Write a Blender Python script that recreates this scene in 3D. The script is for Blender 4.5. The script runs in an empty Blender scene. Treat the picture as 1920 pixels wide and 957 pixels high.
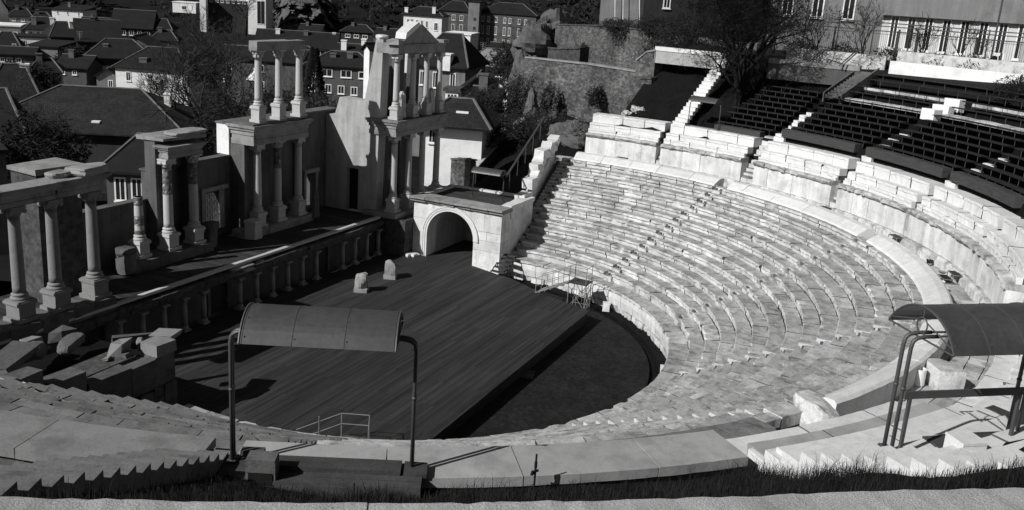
import bpy, math, random
from mathutils import Vector, Matrix
R = math.radians
sin, cos, pi = math.sin, math.cos, math.pi
scene = bpy.context.scene
COL = scene.collection
rng = random.Random(7)

# ------------------------------------------------------------------ camera
CAM = Vector((-40.9636, -24.4848, 18.5868))
YAW, PIT, ROL, FPX = 1.14903, -0.272875, 0.068006, 1761.19
_f = Vector((sin(YAW)*cos(PIT), cos(YAW)*cos(PIT), sin(PIT)))
_r = Vector((cos(YAW), -sin(YAW), 0.0))
_u = _r.cross(_f)
RT = cos(ROL)*_r + sin(ROL)*_u
UP = -sin(ROL)*_r + cos(ROL)*_u
cd = bpy.data.cameras.new('camera'); cam = bpy.data.objects.new('camera', cd); COL.objects.link(cam)
cam.matrix_world = Matrix(((RT.x, UP.x, -_f.x, CAM.x), (RT.y, UP.y, -_f.y, CAM.y), (RT.z, UP.z, -_f.z, CAM.z), (0, 0, 0, 1)))
cd.sensor_width = 36.0; cd.lens = FPX/1920*36.0; cd.clip_start = 0.1; cd.clip_end = 4000
scene.camera = cam

def ray(x, y):
    return _f + RT*((x-960)/FPX) - UP*((y-478.5)/FPX)
def far_point(x, y, dist):
    d = ray(x, y); t = dist/math.hypot(d.x, d.y); return CAM + d*t
def on_z(x, y, z):
    d = ray(x, y); return CAM + d*((z-CAM.z)/d.z)
def on_y(x, y, Y):
    d = ray(x, y); return CAM + d*((Y-CAM.y)/d.y)

# ------------------------------------------------------------------ light
S_AZ = math.atan2(-0.883, 0.469)           # azimuth from +Y towards +X of the sun
S_EL = R(37)
sd = Vector((sin(S_AZ)*cos(S_EL), cos(S_AZ)*cos(S_EL), sin(S_EL)))
sl = bpy.data.lights.new('sun', 'SUN'); sl.energy = 5.0; sl.angle = R(0.5); sl.color = (1.0, 0.995, 0.99)
so = bpy.data.objects.new('sun', sl); COL.objects.link(so)
so.rotation_euler = sd.to_track_quat('Z', 'Y').to_euler(); so.location = (-60, 40, 60)
w = bpy.data.worlds.new('World'); scene.world = w; w.use_nodes = True
nt = w.node_tree; nt.nodes.clear()
sk = nt.nodes.new('ShaderNodeTexSky'); sk.sky_type = 'NISHITA'; sk.sun_disc = False
sk.sun_elevation = S_EL; sk.sun_rotation = S_AZ
# a red-filtered black and white film sees the sky dark
bw = nt.nodes.new('ShaderNodeSeparateColor'); bg = nt.nodes.new('ShaderNodeBackground'); ou = nt.nodes.new('ShaderNodeOutputWorld')
nt.links.new(sk.outputs[0], bw.inputs[0]); nt.links.new(bw.outputs[0], bg.inputs[0]); nt.links.new(bg.outputs[0], ou.inputs[0])
bg.inputs[1].default_value = 0.05
scene.cycles.diffuse_bounces = 2; scene.cycles.max_bounces = 6
vs = scene.view_settings; vs.view_transform = 'Standard'; vs.look = 'None'; vs.exposure = -0.15; vs.gamma = 1; vs.use_curve_mapping = False

# ------------------------------------------------------------------ materials (a black and white place: greys only)
def mat(name, base, var=0.25, scale=1.0, isl=0.12, rough=0.9, bump=0.3, bscale=12.0, streak=0.0, dirt=0.0, dscale=0.6, fine=0.15, stretch=None, metal=0.0, spec=0.3, grout=None, cells=0, top=0):
    m = bpy.data.materials.new(name); m.use_nodes = True
    n = m.node_tree.nodes; L = m.node_tree.links
    b = n['Principled BSDF']; b.inputs['Roughness'].default_value = rough; b.inputs['Metallic'].default_value = metal
    b.inputs['Specular IOR Level'].default_value = spec
    tc = n.new('ShaderNodeTexCoord')
    def noise(sc, det=6, stretch=None, rgh=0.6):
        v = tc.outputs['Object']
        if stretch:
            mp = n.new('ShaderNodeMapping'); mp.inputs['Scale'].default_value = stretch; L.new(v, mp.inputs[0]); v = mp.outputs[0]
        t = n.new('ShaderNodeTexNoise'); t.inputs['Scale'].default_value = sc; t.inputs['Detail'].default_value = det; t.inputs['Roughness'].default_value = rgh
        L.new(v, t.inputs['Vector']); return t.outputs['Fac']
    def mth(op, a, c):
        k = n.new('ShaderNodeMath'); k.operation = op
        for i, q in enumerate((a, c)):
            if isinstance(q, (int, float)): k.inputs[i].default_value = q
            else: L.new(q, k.inputs[i])
        return k.outputs[0]
    def rmp(x, lo, hi, a, c):
        k = n.new('ShaderNodeMapRange'); k.inputs[1].default_value = lo; k.inputs[2].default_value = hi; k.inputs[3].default_value = a; k.inputs[4].default_value = c
        L.new(x, k.inputs[0]); return k.outputs[0]
    v = rmp(noise(scale, stretch=stretch), 0.3, 0.7, base*(1-var), base*(1+var))
    if fine: v = mth('MULTIPLY', v, rmp(noise(bscale*1.7, 4), 0.25, 0.75, 1-fine, 1+fine))
    if isl:
        g = n.new('ShaderNodeNewGeometry'); v = mth('MULTIPLY', v, rmp(g.outputs['Random Per Island'], 0, 1, 1-isl, 1+isl))
    if top:                                     # greyer upper faces, uneven by noise
        gg = n.new('ShaderNodeNewGeometry'); sx = n.new('ShaderNodeSeparateXYZ'); L.new(gg.outputs['True Normal'], sx.inputs[0])
        f_ = rmp(sx.outputs[2], .6, .9, 0, 1); k_ = rmp(noise(2.3, 6, rgh=.7), .35, .65, 1-top*1.35, 1-top*.55)
        v = mth('MULTIPLY', v, mth('ADD', mth('MULTIPLY', f_, mth('SUBTRACT', k_, 1.0)), 1.0))
    if streak: v = mth('MULTIPLY', v, rmp(noise(1.0, 5, (2.2, 2.2, 0.22)), 0.36, 0.64, 1-streak, 1.0))
    if dirt:
        v = mth('MULTIPLY', v, rmp(noise(dscale, 8, rgh=0.72), 0.49, 0.64, 1.0, 1-dirt))
    if grout:                                   # (brick width, height, mortar) laid along x / z or x / y
        bw_, bh_, mo_, axes = grout
        mp = n.new('ShaderNodeMapping'); L.new(tc.outputs['Object'], mp.inputs[0])
        mp.inputs['Rotation'].default_value = axes
        br = n.new('ShaderNodeTexBrick'); br.inputs['Scale'].default_value = 1.0
        br.inputs['Color1'].default_value = (.66, .66, .66, 1); br.inputs['Color2'].default_value = (1.34, 1.34, 1.34, 1); br.inputs['Mortar'].default_value = (.25, .25, .25, 1)
        br.inputs['Brick Width'].default_value = bw_; br.inputs['Row Height'].default_value = bh_; br.inputs['Mortar Size'].default_value = mo_; br.inputs['Mortar Smooth'].default_value = 0.3
        L.new(mp.outputs[0], br.inputs['Vector'])
        v = mth('MULTIPLY', v, br.outputs['Color'])
    if cells:                                   # rubble stones of uneven size
        def vor(feat, sc_):
            mp = n.new('ShaderNodeMapping'); mp.inputs['Scale'].default_value = (1, 1, 2.0); L.new(tc.outputs['Object'], mp.inputs[0])
            q = n.new('ShaderNodeTexVoronoi'); q.feature = feat; q.inputs['Scale'].default_value = sc_; L.new(mp.outputs[0], q.inputs['Vector']); return q
        q1 = vor('F1', cells); sep = n.new('ShaderNodeSeparateColor'); L.new(q1.outputs['Color'], sep.inputs[0])
        v = mth('MULTIPLY', v, rmp(sep.outputs[0], 0, 1, .6, 1.5)); v = mth('MULTIPLY', v, rmp(vor('DISTANCE_TO_EDGE', cells).outputs['Distance'], 0.0, .12, .62, 1.0))
    L.new(v, b.inputs['Base Color'])
    if bump:
        bp = n.new('ShaderNodeBump'); bp.inputs['Strength'].default_value = bump; bp.inputs['Distance'].default_value = 0.03
        L.new(noise(bscale, 8, rgh=0.7), bp.inputs['Height']); L.new(bp.outputs[0], b.inputs['Normal'])
    return m

M = dict(
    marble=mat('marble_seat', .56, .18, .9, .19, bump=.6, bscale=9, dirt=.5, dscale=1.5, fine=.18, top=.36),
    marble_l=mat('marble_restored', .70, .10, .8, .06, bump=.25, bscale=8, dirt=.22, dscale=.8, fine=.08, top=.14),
    panel=mat('marble_orthostat', .74, .12, .7, .10, bump=.35, bscale=7, streak=.22, dirt=.26, dscale=1.0, fine=.1),
    cornice=mat('weathered_cornice', .42, .3, 1.2, .25, bump=.9, bscale=7, dirt=.5, dscale=1.5),
    joint=mat('joint_dirt', .10, .4, 2, 0, bump=.5),
    core=mat('rubble_core', .16, .5, 2.5, .1, bump=.9, bscale=6, dirt=.5, dscale=1.2),
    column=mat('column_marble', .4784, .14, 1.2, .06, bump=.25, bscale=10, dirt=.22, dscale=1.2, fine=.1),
    oldshaft=mat('mottled_old_shaft', .15, .5, 5, 0, bump=.8, bscale=9, dirt=.5, dscale=4),
    patch=mat('dark_old_stone', .0702, .5, 3, .1, bump=1.0, bscale=8, dirt=.4, dscale=2.5),
    column_d=mat('dimmed_column_marble', .2268, .14, 1.2, .06, bump=.25, bscale=10, dirt=.3, dscale=1.2, fine=.1),  # column marble darkened for the dimmer light at the left
    plaster=mat('scaena_plaster', .1248, .18, .5, 0, bump=.3, bscale=9, streak=.4, dirt=.35, dscale=.55, fine=.12),  # colour taken extra dark to deepen the shade on the stage walls
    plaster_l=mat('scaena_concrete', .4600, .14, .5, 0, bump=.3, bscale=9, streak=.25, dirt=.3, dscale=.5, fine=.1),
    entab=mat('entablature_stone', .2640, .18, .9, .12, bump=.6, bscale=7, dirt=.4, dscale=1.2),
    concrete=mat('rough_concrete', .4042, .14, .8, 0, bump=1.0, bscale=30, fine=.45, dirt=.2),
    slab=mat('restored_slab', .3280, .12, .7, .08, bump=.25, bscale=14, dirt=.22, dscale=.9, fine=.1),
    slab_d=mat('dimmed_slab', .2050, .16, .7, .1, bump=.4, bscale=12, dirt=.3, dscale=.9, fine=.12),  # restored slab darkened to paint in the left side's dimness
    marble_d=mat('dimmed_marble_seat', .1394, .2, .9, .2, bump=.6, bscale=9, dirt=.45, dscale=1.1, fine=.14),  # seat marble darkened as if the left side got less light
    paving=mat('old_paving', .4048, .22, .8, .25, bump=.7, bscale=6, dirt=.5, dscale=1.4),
    ruin=mat('ruin_block', .1040, .25, 1.2, .22, bump=.8, bscale=6, dirt=.4, dscale=1.3),
    deckwood=mat('stage_boards', .0313, .35, .35, 0, rough=.75, bump=.2, bscale=20, stretch=(.4, 3, 1), fine=.2, grout=(5.0, .13, .005, (0, 0, 0)), spec=.2),
    stagewood=mat('pulpitum_boards', .0413, .35, .4, 0, rough=.8, bump=.2, bscale=18, stretch=(3, .4, 1), fine=.2, grout=(3.2, .16, .008, (0, 0, R(90))), spec=.2),
    wood=mat('bench_wood', .0150, .3, 2, .25, rough=.75, bump=.3, bscale=10, stretch=(1, 1, 6)),
    board=mat('bench_board', .0465, .3, 1.5, .2, rough=.75, bump=.3, bscale=10, stretch=(1, 1, 8), fine=.25),
    orch=mat('orchestra_paving', .0130, .35, .6, 0, rough=.85, bump=.6, bscale=9, fine=.5, spec=.2, cells=5),
    steel=mat('grey_steel', .0680, .15, 2, 0, rough=.5, bump=.1, metal=.0, spec=.5),
    sheet=mat('canopy_sheet', .0560, .22, 1.1, 0, rough=.42, bump=.12, bscale=6, stretch=(1, 1, 1), dirt=.25, dscale=1.2, spec=.5),
    postwhite=mat('bench_post', .1980, .2, 3, .2, rough=.6, bump=0),
    leg=mat('bench_leg', .0850, .2, 3, .3, rough=.7, bump=0),
    white=mat('white_paint', .80, .08, .6, .06, bump=.12, dirt=.2, dscale=.5, fine=.06),
    render=mat('grey_render', .2080, .14, .35, 0, bump=.15, dirt=.3, dscale=.25, streak=.2, fine=.06),
    render_d=mat('dark_render', .0375, .2, .4, 0, bump=.15, dirt=.35, dscale=.3, streak=.2, fine=.08),
    rend_m=mat('mid_render', .1040, .18, .4, 0, bump=.15, dirt=.35, dscale=.3, streak=.2, fine=.08),
    roof=mat('roof_tiles', .0105, .35, .4, 0, rough=.9, bump=.8, bscale=3.2, dirt=.3, dscale=.5, fine=.3),
    ridge=mat('ridge_mortar', .1105, .2, 1, .1, bump=.4),
    school=mat('school_wall', .60, .08, .4, 0, bump=.12, dirt=.25, dscale=.3, streak=.12, fine=.06),
    glass=mat('window_glass', .022, .2, 1, 0, rough=.15, bump=0, spec=.5),
    black=mat('black_metal', .012, .2, 2, 0, rough=.6, bump=0),
    iron=mat('fence_iron', .035, .2, 2, 0, rough=.6, bump=0),
    grass=mat('dry_grass', .0160, .4, 1.5, .5, bump=0, rough=.8, spec=.1),
    soil=mat('grass_soil', .0083, .5, 1.0, 0, bump=1.0, bscale=5, dirt=.4, dscale=1.0, spec=.1),
    bark=mat('tree_bark', .0120, .3, 2, 0, bump=.6, bscale=8, spec=.15),
    twig=mat('twigs', .0128, .3, .8, .3, bump=0, spec=.15),
    twig_l=mat('pale_twigs', .0467, .4, .5, .4, bump=0, spec=.15),
    leaf=mat('dark_leaf', .0150, .4, .3, .5, bump=0, spec=.2),
    rubblewall=mat('rubble_masonry', .1062, .45, .3, 0, bump=1.0, bscale=3, dirt=.55, dscale=.35, fine=.35, cells=2.6),
    rock=mat('bare_rock', .1040, .35, .25, 0, bump=1.0, bscale=1.2, dirt=.5, dscale=.2, fine=.25),
    pantile=mat('pantiles', .0252, .3, .5, 0, bump=.5, bscale=5, dirt=.4, dscale=.6, fine=.25, grout=(.22, .30, .035, (0, 0, 0))),
    land=mat('town_ground', .0112, .5, .05, 0, bump=.8, bscale=.8, spec=.1),
)

# ------------------------------------------------------------------ mesh helpers
class G:
    def __init__(s): s.v = []; s.f = []; s.dark = set()
    def add(s, vs, fs):
        o = len(s.v); s.v += [tuple(p) for p in vs]; s.f += [tuple(i+o for i in f) for f in fs]
    def box(s, a, b):
        x0, y0, z0 = a; x1, y1, z1 = b
        s.add([(x0,y0,z0),(x1,y0,z0),(x1,y1,z0),(x0,y1,z0),(x0,y0,z1),(x1,y0,z1),(x1,y1,z1),(x0,y1,z1)],
              [(3,2,1,0),(4,5,6,7),(0,1,5,4),(1,2,6,5),(2,3,7,6),(3,0,4,7)])
    def obox(s, c, size, rz=0.0, rx=0.0, ry=0.0, jit=0.0):
        m = Matrix.Rotation(rz, 3, 'Z') @ Matrix.Rotation(ry, 3, 'Y') @ Matrix.Rotation(rx, 3, 'X'); h = [q/2 for q in size]; P = []
        for z in (-1, 1):
            for x, y in ((-1,-1),(1,-1),(1,1),(-1,1)):
                p = Vector((x*h[0]+rng.uniform(-jit, jit), y*h[1]+rng.uniform(-jit, jit), z*h[2]+rng.uniform(-jit, jit)))
                P.append(Vector(c)+m @ p)
        s.add(P, [(3,2,1,0),(4,5,6,7),(0,1,5,4),(1,2,6,5),(2,3,7,6),(3,0,4,7)])
    def prism(s, poly, z0, z1):
        n = len(poly); z0 = z0 if isinstance(z0, (list, tuple)) else [z0]*n; z1 = z1 if isinstance(z1, (list, tuple)) else [z1]*n
        s.add([(p[0],p[1],z0[i]) for i, p in enumerate(poly)]+[(p[0],p[1],z1[i]) for i, p in enumerate(poly)],
              [tuple(range(n-1,-1,-1)), tuple(range(n,2*n))]+[(i,(i+1)%n,n+(i+1)%n,n+i) for i in range(n)])
    def slab(s, poly, d):                       # planar 3D polygon given thickness vector d
        n = len(poly); d = Vector(d)
        s.add([Vector(p) for p in poly]+[Vector(p)+d for p in poly],
              [tuple(range(n-1,-1,-1)), tuple(range(n,2*n))]+[(i,(i+1)%n,n+(i+1)%n,n+i) for i in range(n)])
    def loft(s, rings, cap=True):
        n = len(rings[0]); vs = [p for r in rings for p in r]; fs = []
        for k in range(len(rings)-1):
            for i in range(n):
                fs.append((k*n+i, k*n+(i+1)%n, (k+1)*n+(i+1)%n, (k+1)*n+i))
        if cap: fs += [tuple(range(n-1,-1,-1)), tuple(range((len(rings)-1)*n, len(rings)*n))]
        s.add(vs, fs)
    def sweep(s, prof, a0, a1, n, jit=None):    # (r,z) profile swept round the theatre's axis, angles in degrees
        rings = []
        for k in range(n+1):
            a = R(a0+(a1-a0)*k/n); ring = []
            for i, (r, z) in enumerate(prof):
                if jit:
                    dr, dz = jit(i); r += dr; z += dz
                ring.append((r*cos(a), r*sin(a), z))
            rings.append(ring)
        s.loft(rings)
    def tube(s, pts, r, n=6):
        pts = [Vector(p) for p in pts]; rs = r if isinstance(r, (list, tuple)) else [r]*len(pts); rings = []
        for i, p in enumerate(pts):
            d = (pts[min(i+1, len(pts)-1)]-pts[max(i-1, 0)]).normalized()
            u = d.orthogonal().normalized() if i == 0 else (u-d*u.dot(d)).normalized()
            v = d.cross(u)
            rings.append([p+(u*cos(2*pi*k/n)+v*sin(2*pi*k/n))*rs[i] for k in range(n)])
        s.loft(rings)
    def lathe(s, prof, c=(0, 0, 0), n=16, wob=0.0):
        s.loft([[(c[0]+(r+rng.uniform(-wob, wob))*cos(2*pi*k/n), c[1]+(r+rng.uniform(-wob, wob))*sin(2*pi*k/n), c[2]+z) for k in range(n)] for r, z in prof])
    def rock(s, c, size, jit=.25, rz=0.0, n=5):      # a broken stone: subdivided box pulled about
        idx = {}; vs = []; fs = []; ph = [rng.uniform(0, 6) for _ in range(6)]
        cuts = [(Vector((rng.gauss(0, 1), rng.gauss(0, 1), rng.gauss(0, .8))).normalized(), rng.uniform(.50, .62)) for _ in range(4)]
        def vid(i, j, k):
            if (i,j,k) not in idx:
                p = Vector((i/n-.5, j/n-.5, k/n-.5)); q = p.normalized()*.60
                p = p.lerp(q, .25+.3*jit)
                for nn, dd in cuts:
                    e = p.dot(nn)-dd*(1.05-.35*jit)
                    if e > 0: p = p-nn*e*.9
                p += Vector([math.sin(p.y*7+ph[0])+math.sin(p.z*9+ph[1]), math.sin(p.x*8+ph[2])+math.sin(p.z*6+ph[3]), math.sin(p.x*7+ph[4])+math.sin(p.y*9+ph[5])])*.022*jit+Vector([rng.uniform(-.5, .5)*jit*.06 for _ in range(3)])
                p = Vector((p.x*size[0], p.y*size[1], p.z*size[2])); p.rotate(Matrix.Rotation(rz, 3, 'Z'))
                idx[(i,j,k)] = len(vs); vs.append(Vector(c)+p)
            return idx[(i,j,k)]
        for i in range(n):
            for j in range(n):
                fs += [(vid(i,j,0),vid(i,j+1,0),vid(i+1,j+1,0),vid(i+1,j,0)), (vid(i,j,n),vid(i+1,j,n),vid(i+1,j+1,n),vid(i,j+1,n)),
                       (vid(i,0,j),vid(i+1,0,j),vid(i+1,0,j+1),vid(i,0,j+1)), (vid(i,n,j),vid(i,n,j+1),vid(i+1,n,j+1),vid(i+1,n,j)),
                       (vid(0,i,j),vid(0,i,j+1),vid(0,i+1,j+1),vid(0,i+1,j)), (vid(n,i,j),vid(n,i+1,j),vid(n,i+1,j+1),vid(n,i,j+1))]
        s.add(vs, fs)
    def obj(s, name, m, parent=None, local=False, smooth=False):
        me = bpy.data.meshes.new(name); me.from_pydata([tuple(p) for p in s.v], [], s.f); me.update()
        me.materials.append(M[m] if isinstance(m, str) else m)
        if s.dark:
            me.materials.append(M['joint'])
            for i in s.dark: me.polygons[i].material_index = 1
        if smooth: me.polygons.foreach_set('use_smooth', [True]*len(me.polygons))
        o = bpy.data.objects.new(name, me); COL.objects.link(o)
        if parent:
            o.parent = parent
            if not local: o.matrix_parent_inverse = base_matrix(parent).inverted()
        return o
def base_matrix(o):
    m = Matrix.Translation(o.location) @ o.rotation_euler.to_matrix().to_4x4()
    return (base_matrix(o.parent) @ o.matrix_parent_inverse @ m) if o.parent else m
def tag(o, label, cat, group=None):
    o['label'] = label; o['category'] = cat
    if group: o['group'] = group
    return o
def thing(name, label, cat, loc=(0, 0, 0), rz=0.0, group=None):
    o = bpy.data.objects.new(name, None); COL.objects.link(o); o.empty_display_size = .3
    o.location = loc; o.rotation_euler = (0, 0, rz); return tag(o, label, cat, group)
def struct(o): o['kind'] = 'structure'; return o
def stuff(o): o['kind'] = 'stuff'; return o
def dup(root, loc, rz, label, group=None, sc=1.0):
    def cp(o, par):
        c = o.copy(); COL.objects.link(c); c.parent = par
        for ch in o.children: cp(ch, c)
        return c
    r = cp(root, None); r.location = loc; r.rotation_euler = (0, 0, rz); r['label'] = label; r.scale = (sc, sc, sc)
    if group: r['group'] = group
    return r
ORD = 'first second third fourth fifth sixth seventh eighth ninth tenth eleventh twelfth thirteenth fourteenth fifteenth sixteenth seventeenth eighteenth nineteenth twentieth'.split()
def pol(r, a, z=0.0): return Vector((r*cos(R(a)), r*sin(R(a)), z))
# ================================================================== THE CAVEA
def seat_row(g, a0, a1, r, z, dep, h, lmin=1.0, lmax=2.3, rough=.019, nose=.105, chip=.24):
    a = a0
    while a < a1-1e-4:
        b = min(a+math.degrees(rng.uniform(lmin, lmax)/r), a1)
        if (a1-b)*pi/180*r < .55: b = a1
        gp = math.degrees(rng.choice((.008, .014, .022, .04))/r)
        dz = rng.uniform(-.016, .016); dr = rng.uniform(-.025, .025)
        broken = rng.random() < chip; ns = max(3, int((b-a)*pi/180*r/.22))
        prof = [(r+nose, z-h-.04), (r+nose, z-.165), (r+.004, z-.14), (r, z-.03), (r+.03, z), (r+dep*.5, z-.012), (r+dep+.035, z-.005), (r+dep+.035, z-h-.04)]
        st = rng.uniform(0, 1); rings = []
        for k in range(ns+1):
            an = R(a+gp+(b-a-2*gp)*k/ns); ring = []
            bite = max(0, .16*sin(k*1.3+st*6))*(broken)+rng.uniform(0, .012)
            for i, (pr, pz) in enumerate(prof):
                e = rng.uniform(-rough, rough)
                if i in (2, 3, 4): pr += bite; pz -= bite*.35*(i == 4)
                ring.append(((pr+dr+e)*cos(an), (pr+dr+e)*sin(an), pz+dz+e*.4))
            rings.append(ring)
        f0 = len(g.f); g.loft(rings); n_ = len(g.f)
        if a > a0+1e-4: g.dark.add(n_-2)
        if b < a1-1e-4: g.dark.add(n_-1)
        a = b

R1, Z1, DR, DZ = 15.06, 1.93, .7335, .3677
LOWER_ST = [2.6, -26.8, -58.4, -90.8, -123.0, -155.0, -186.5]      # stair angles of the lower tier
half = lambda r, wdt=.36: math.degrees(wdt/r)
wl = ['beside the vaulted side passage', 'second from the vaulted side passage', 'at the back of the orchestra, right of centre',
      'facing the stage, cut by the right canopy pole', 'partly hidden under the pale slab', 'in the dim left corner beside the ruined blocks']
for i in range(6):
    t = thing('seating_wedge', 'lower marble seating wedge '+wl[i], 'seating wedge', pol(20, (LOWER_ST[i]+LOWER_ST[i+1])/2, 0), group='lower tier of marble seats')
    co = G(); prof = [(14.6, -.3), (14.6, 1.3)]
    for k in range(14):
        prof += [(R1+DR*k+.2, Z1+DZ*(k-1)-.10 if k else 1.3), (R1+DR*k+.2, Z1+DZ*k-.10)]
    prof += [(25.35, Z1+DZ*13-.10), (25.35, -.3)]
    co.sweep(prof, LOWER_ST[i+1]+.3, LOWER_ST[i]-.3, 16); co.obj('core', 'joint', t)
    for k in range(14):
        r = R1+DR*k; z = Z1+DZ*k; g = G()
        seat_row(g, LOWER_ST[i+1]+half(r), LOWER_ST[i]-half(r), r, z, DR, DZ if k else .49)
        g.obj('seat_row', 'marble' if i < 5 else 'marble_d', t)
# stairs between the lower wedges
for i, a in enumerate(LOWER_ST):
    lab = ['narrow stone stair climbing beside the stepped end wall of the side passage', 'narrow stone stair between the two seating wedges nearest the vaulted passage',
           'second stone stair in the lower seats counted from the passage stair', 'stone stair in the lower seats rising towards the cat', 'stone stair running down from behind the white bin',
           'stone stair hidden below the left canopy slab', 'stone stair at the ruined left end of the seats'][i]
    t = thing('stone_stair', lab, 'stairs', pol(15.2, a, 1.4), group='stairs of the lower tier')
    co = G(); co.sweep([(14.6, 0), (14.6, 1.2), (25.3, 6.4), (25.3, 0)], a-half(20, .7), a+half(20, .7), 2); co.obj('core', 'core', t)
    for k in range(14):
        for j in (0, 1):
            r = R1+DR*(k+j*.5)-.04; z = Z1+DZ*(k-1)+DZ*.5*(j+1)-.03; g = G()
            e = rng.uniform(-.02, .02)
            g.sweep([(r+e, z-.3), (r+e, z-.02), (r+e+.02, z), (r+.46, z), (r+.46, z-.3)], a-half(r, .34), a+half(r, .34), 3, lambda i_: (rng.uniform(-.012, .012), rng.uniform(-.008, .008)))
            g.obj('step', 'marble', t)
# orchestra wall: battered blocks with a broad ledge on top
t = thing('orchestra_wall', 'low curved marble wall with a broad ledge round the orchestra', 'wall', pol(14.3, -75, 0))
g = G()
a = -187.0
while a < 3.2:
    b = min(a+math.degrees(rng.uniform(.8, 1.7)/14.1), 3.4); e = rng.uniform(-.03, .03)
    g.sweep([(14.22+e, .45), (14.16+e, .9), (14.18+e, 1.26), (14.9, 1.26), (14.9, .45)], a+.05, b-.05, 4, lambda i_: (rng.uniform(-.02, .02), 0)); a = b
g.obj('facing', 'panel', t)
g = G(); a = -187.0
while a < 3.2:
    b = min(a+math.degrees(rng.uniform(.5, 1.0)/14.1), 3.4); e = rng.uniform(-.05, .16); h = rng.uniform(.38, .5)
    g.sweep([(14.12+e, -.2), (14.14+e, h), (14.9, h), (14.9, -.2)], a+.1, b-.1, 4, lambda i_: (rng.uniform(-.06, .06), rng.uniform(-.03, .03))); a = b
g.obj('footing', 'marble', t)
g = G(); seat_row(g, -187, 3.0, 14.06, 1.44, 1.0, .19, 1.2, 2.6, nose=.1); g.obj('ledge', 'marble', t)
# parapet slab along the top of the lower tier
pl = ['beside the stepped end wall', 'in front of the second podium block', 'in front of the black cat', 'behind the white litter bins', 'below the left canopy deck', 'at the dim left end']
for i in range(6):
    r = 26
    t = thing('curved_parapet', 'smooth curved stone parapet '+pl[i], 'parapet', pol(25.6, (LOWER_ST[i]+LOWER_ST[i+1])/2, 6.4), group='parapets along the walkway')
    g = G(); a1 = LOWER_ST[i]-half(25, .55); a0 = LOWER_ST[i+1]+half(25, .55) if i != 3 else -118.5; a = a0
    while a < a1-.01:
        b = min(a+math.degrees(rng.uniform(2.2, 3.4)/25.5), a1)
        if a1-b < 2: b = a1
        e = rng.uniform(-.015, .015)
        q_ = 1 if i < 4 else .15
        g.sweep([(25.08, 6.3), (24.98+e, 6.70), (25.06, 6.74+.06*q_), (25.6, 6.76+.36*q_+e), (25.95, 6.76+.4*q_+e), (26.06, 6.72+.36*q_), (26.04, 6.0), (25.1, 6.0)], a+.03, b-.03, 9, lambda q: (rng.uniform(-.012, .012), rng.uniform(-.01, .01)))
        a = b
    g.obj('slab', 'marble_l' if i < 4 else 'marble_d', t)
# diazoma paving
g = G()
for rr in range(4):
    r0 = 25.7+rr*.62; a = -188
    while a < 5:
        b = a+math.degrees(rng.uniform(.7, 1.5)/27); e = rng.uniform(-.015, .015)
        g.sweep([(r0+.012, 6.0), (r0+.012, 6.3+e), (r0+.6, 6.3+e), (r0+.6, 6.0)], a+.04, b-.03, 3, lambda q: (rng.uniform(-.02, .02), 0)); a = b
struct(g.obj('walkway_paving', 'paving'))
g = G(); g.sweep([(25.4, 5.7), (25.4, 6.24), (28.4, 6.24), (28.4, 5.7)], -190, 6, 60); struct(g.obj('walkway_ground', 'joint'))

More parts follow.
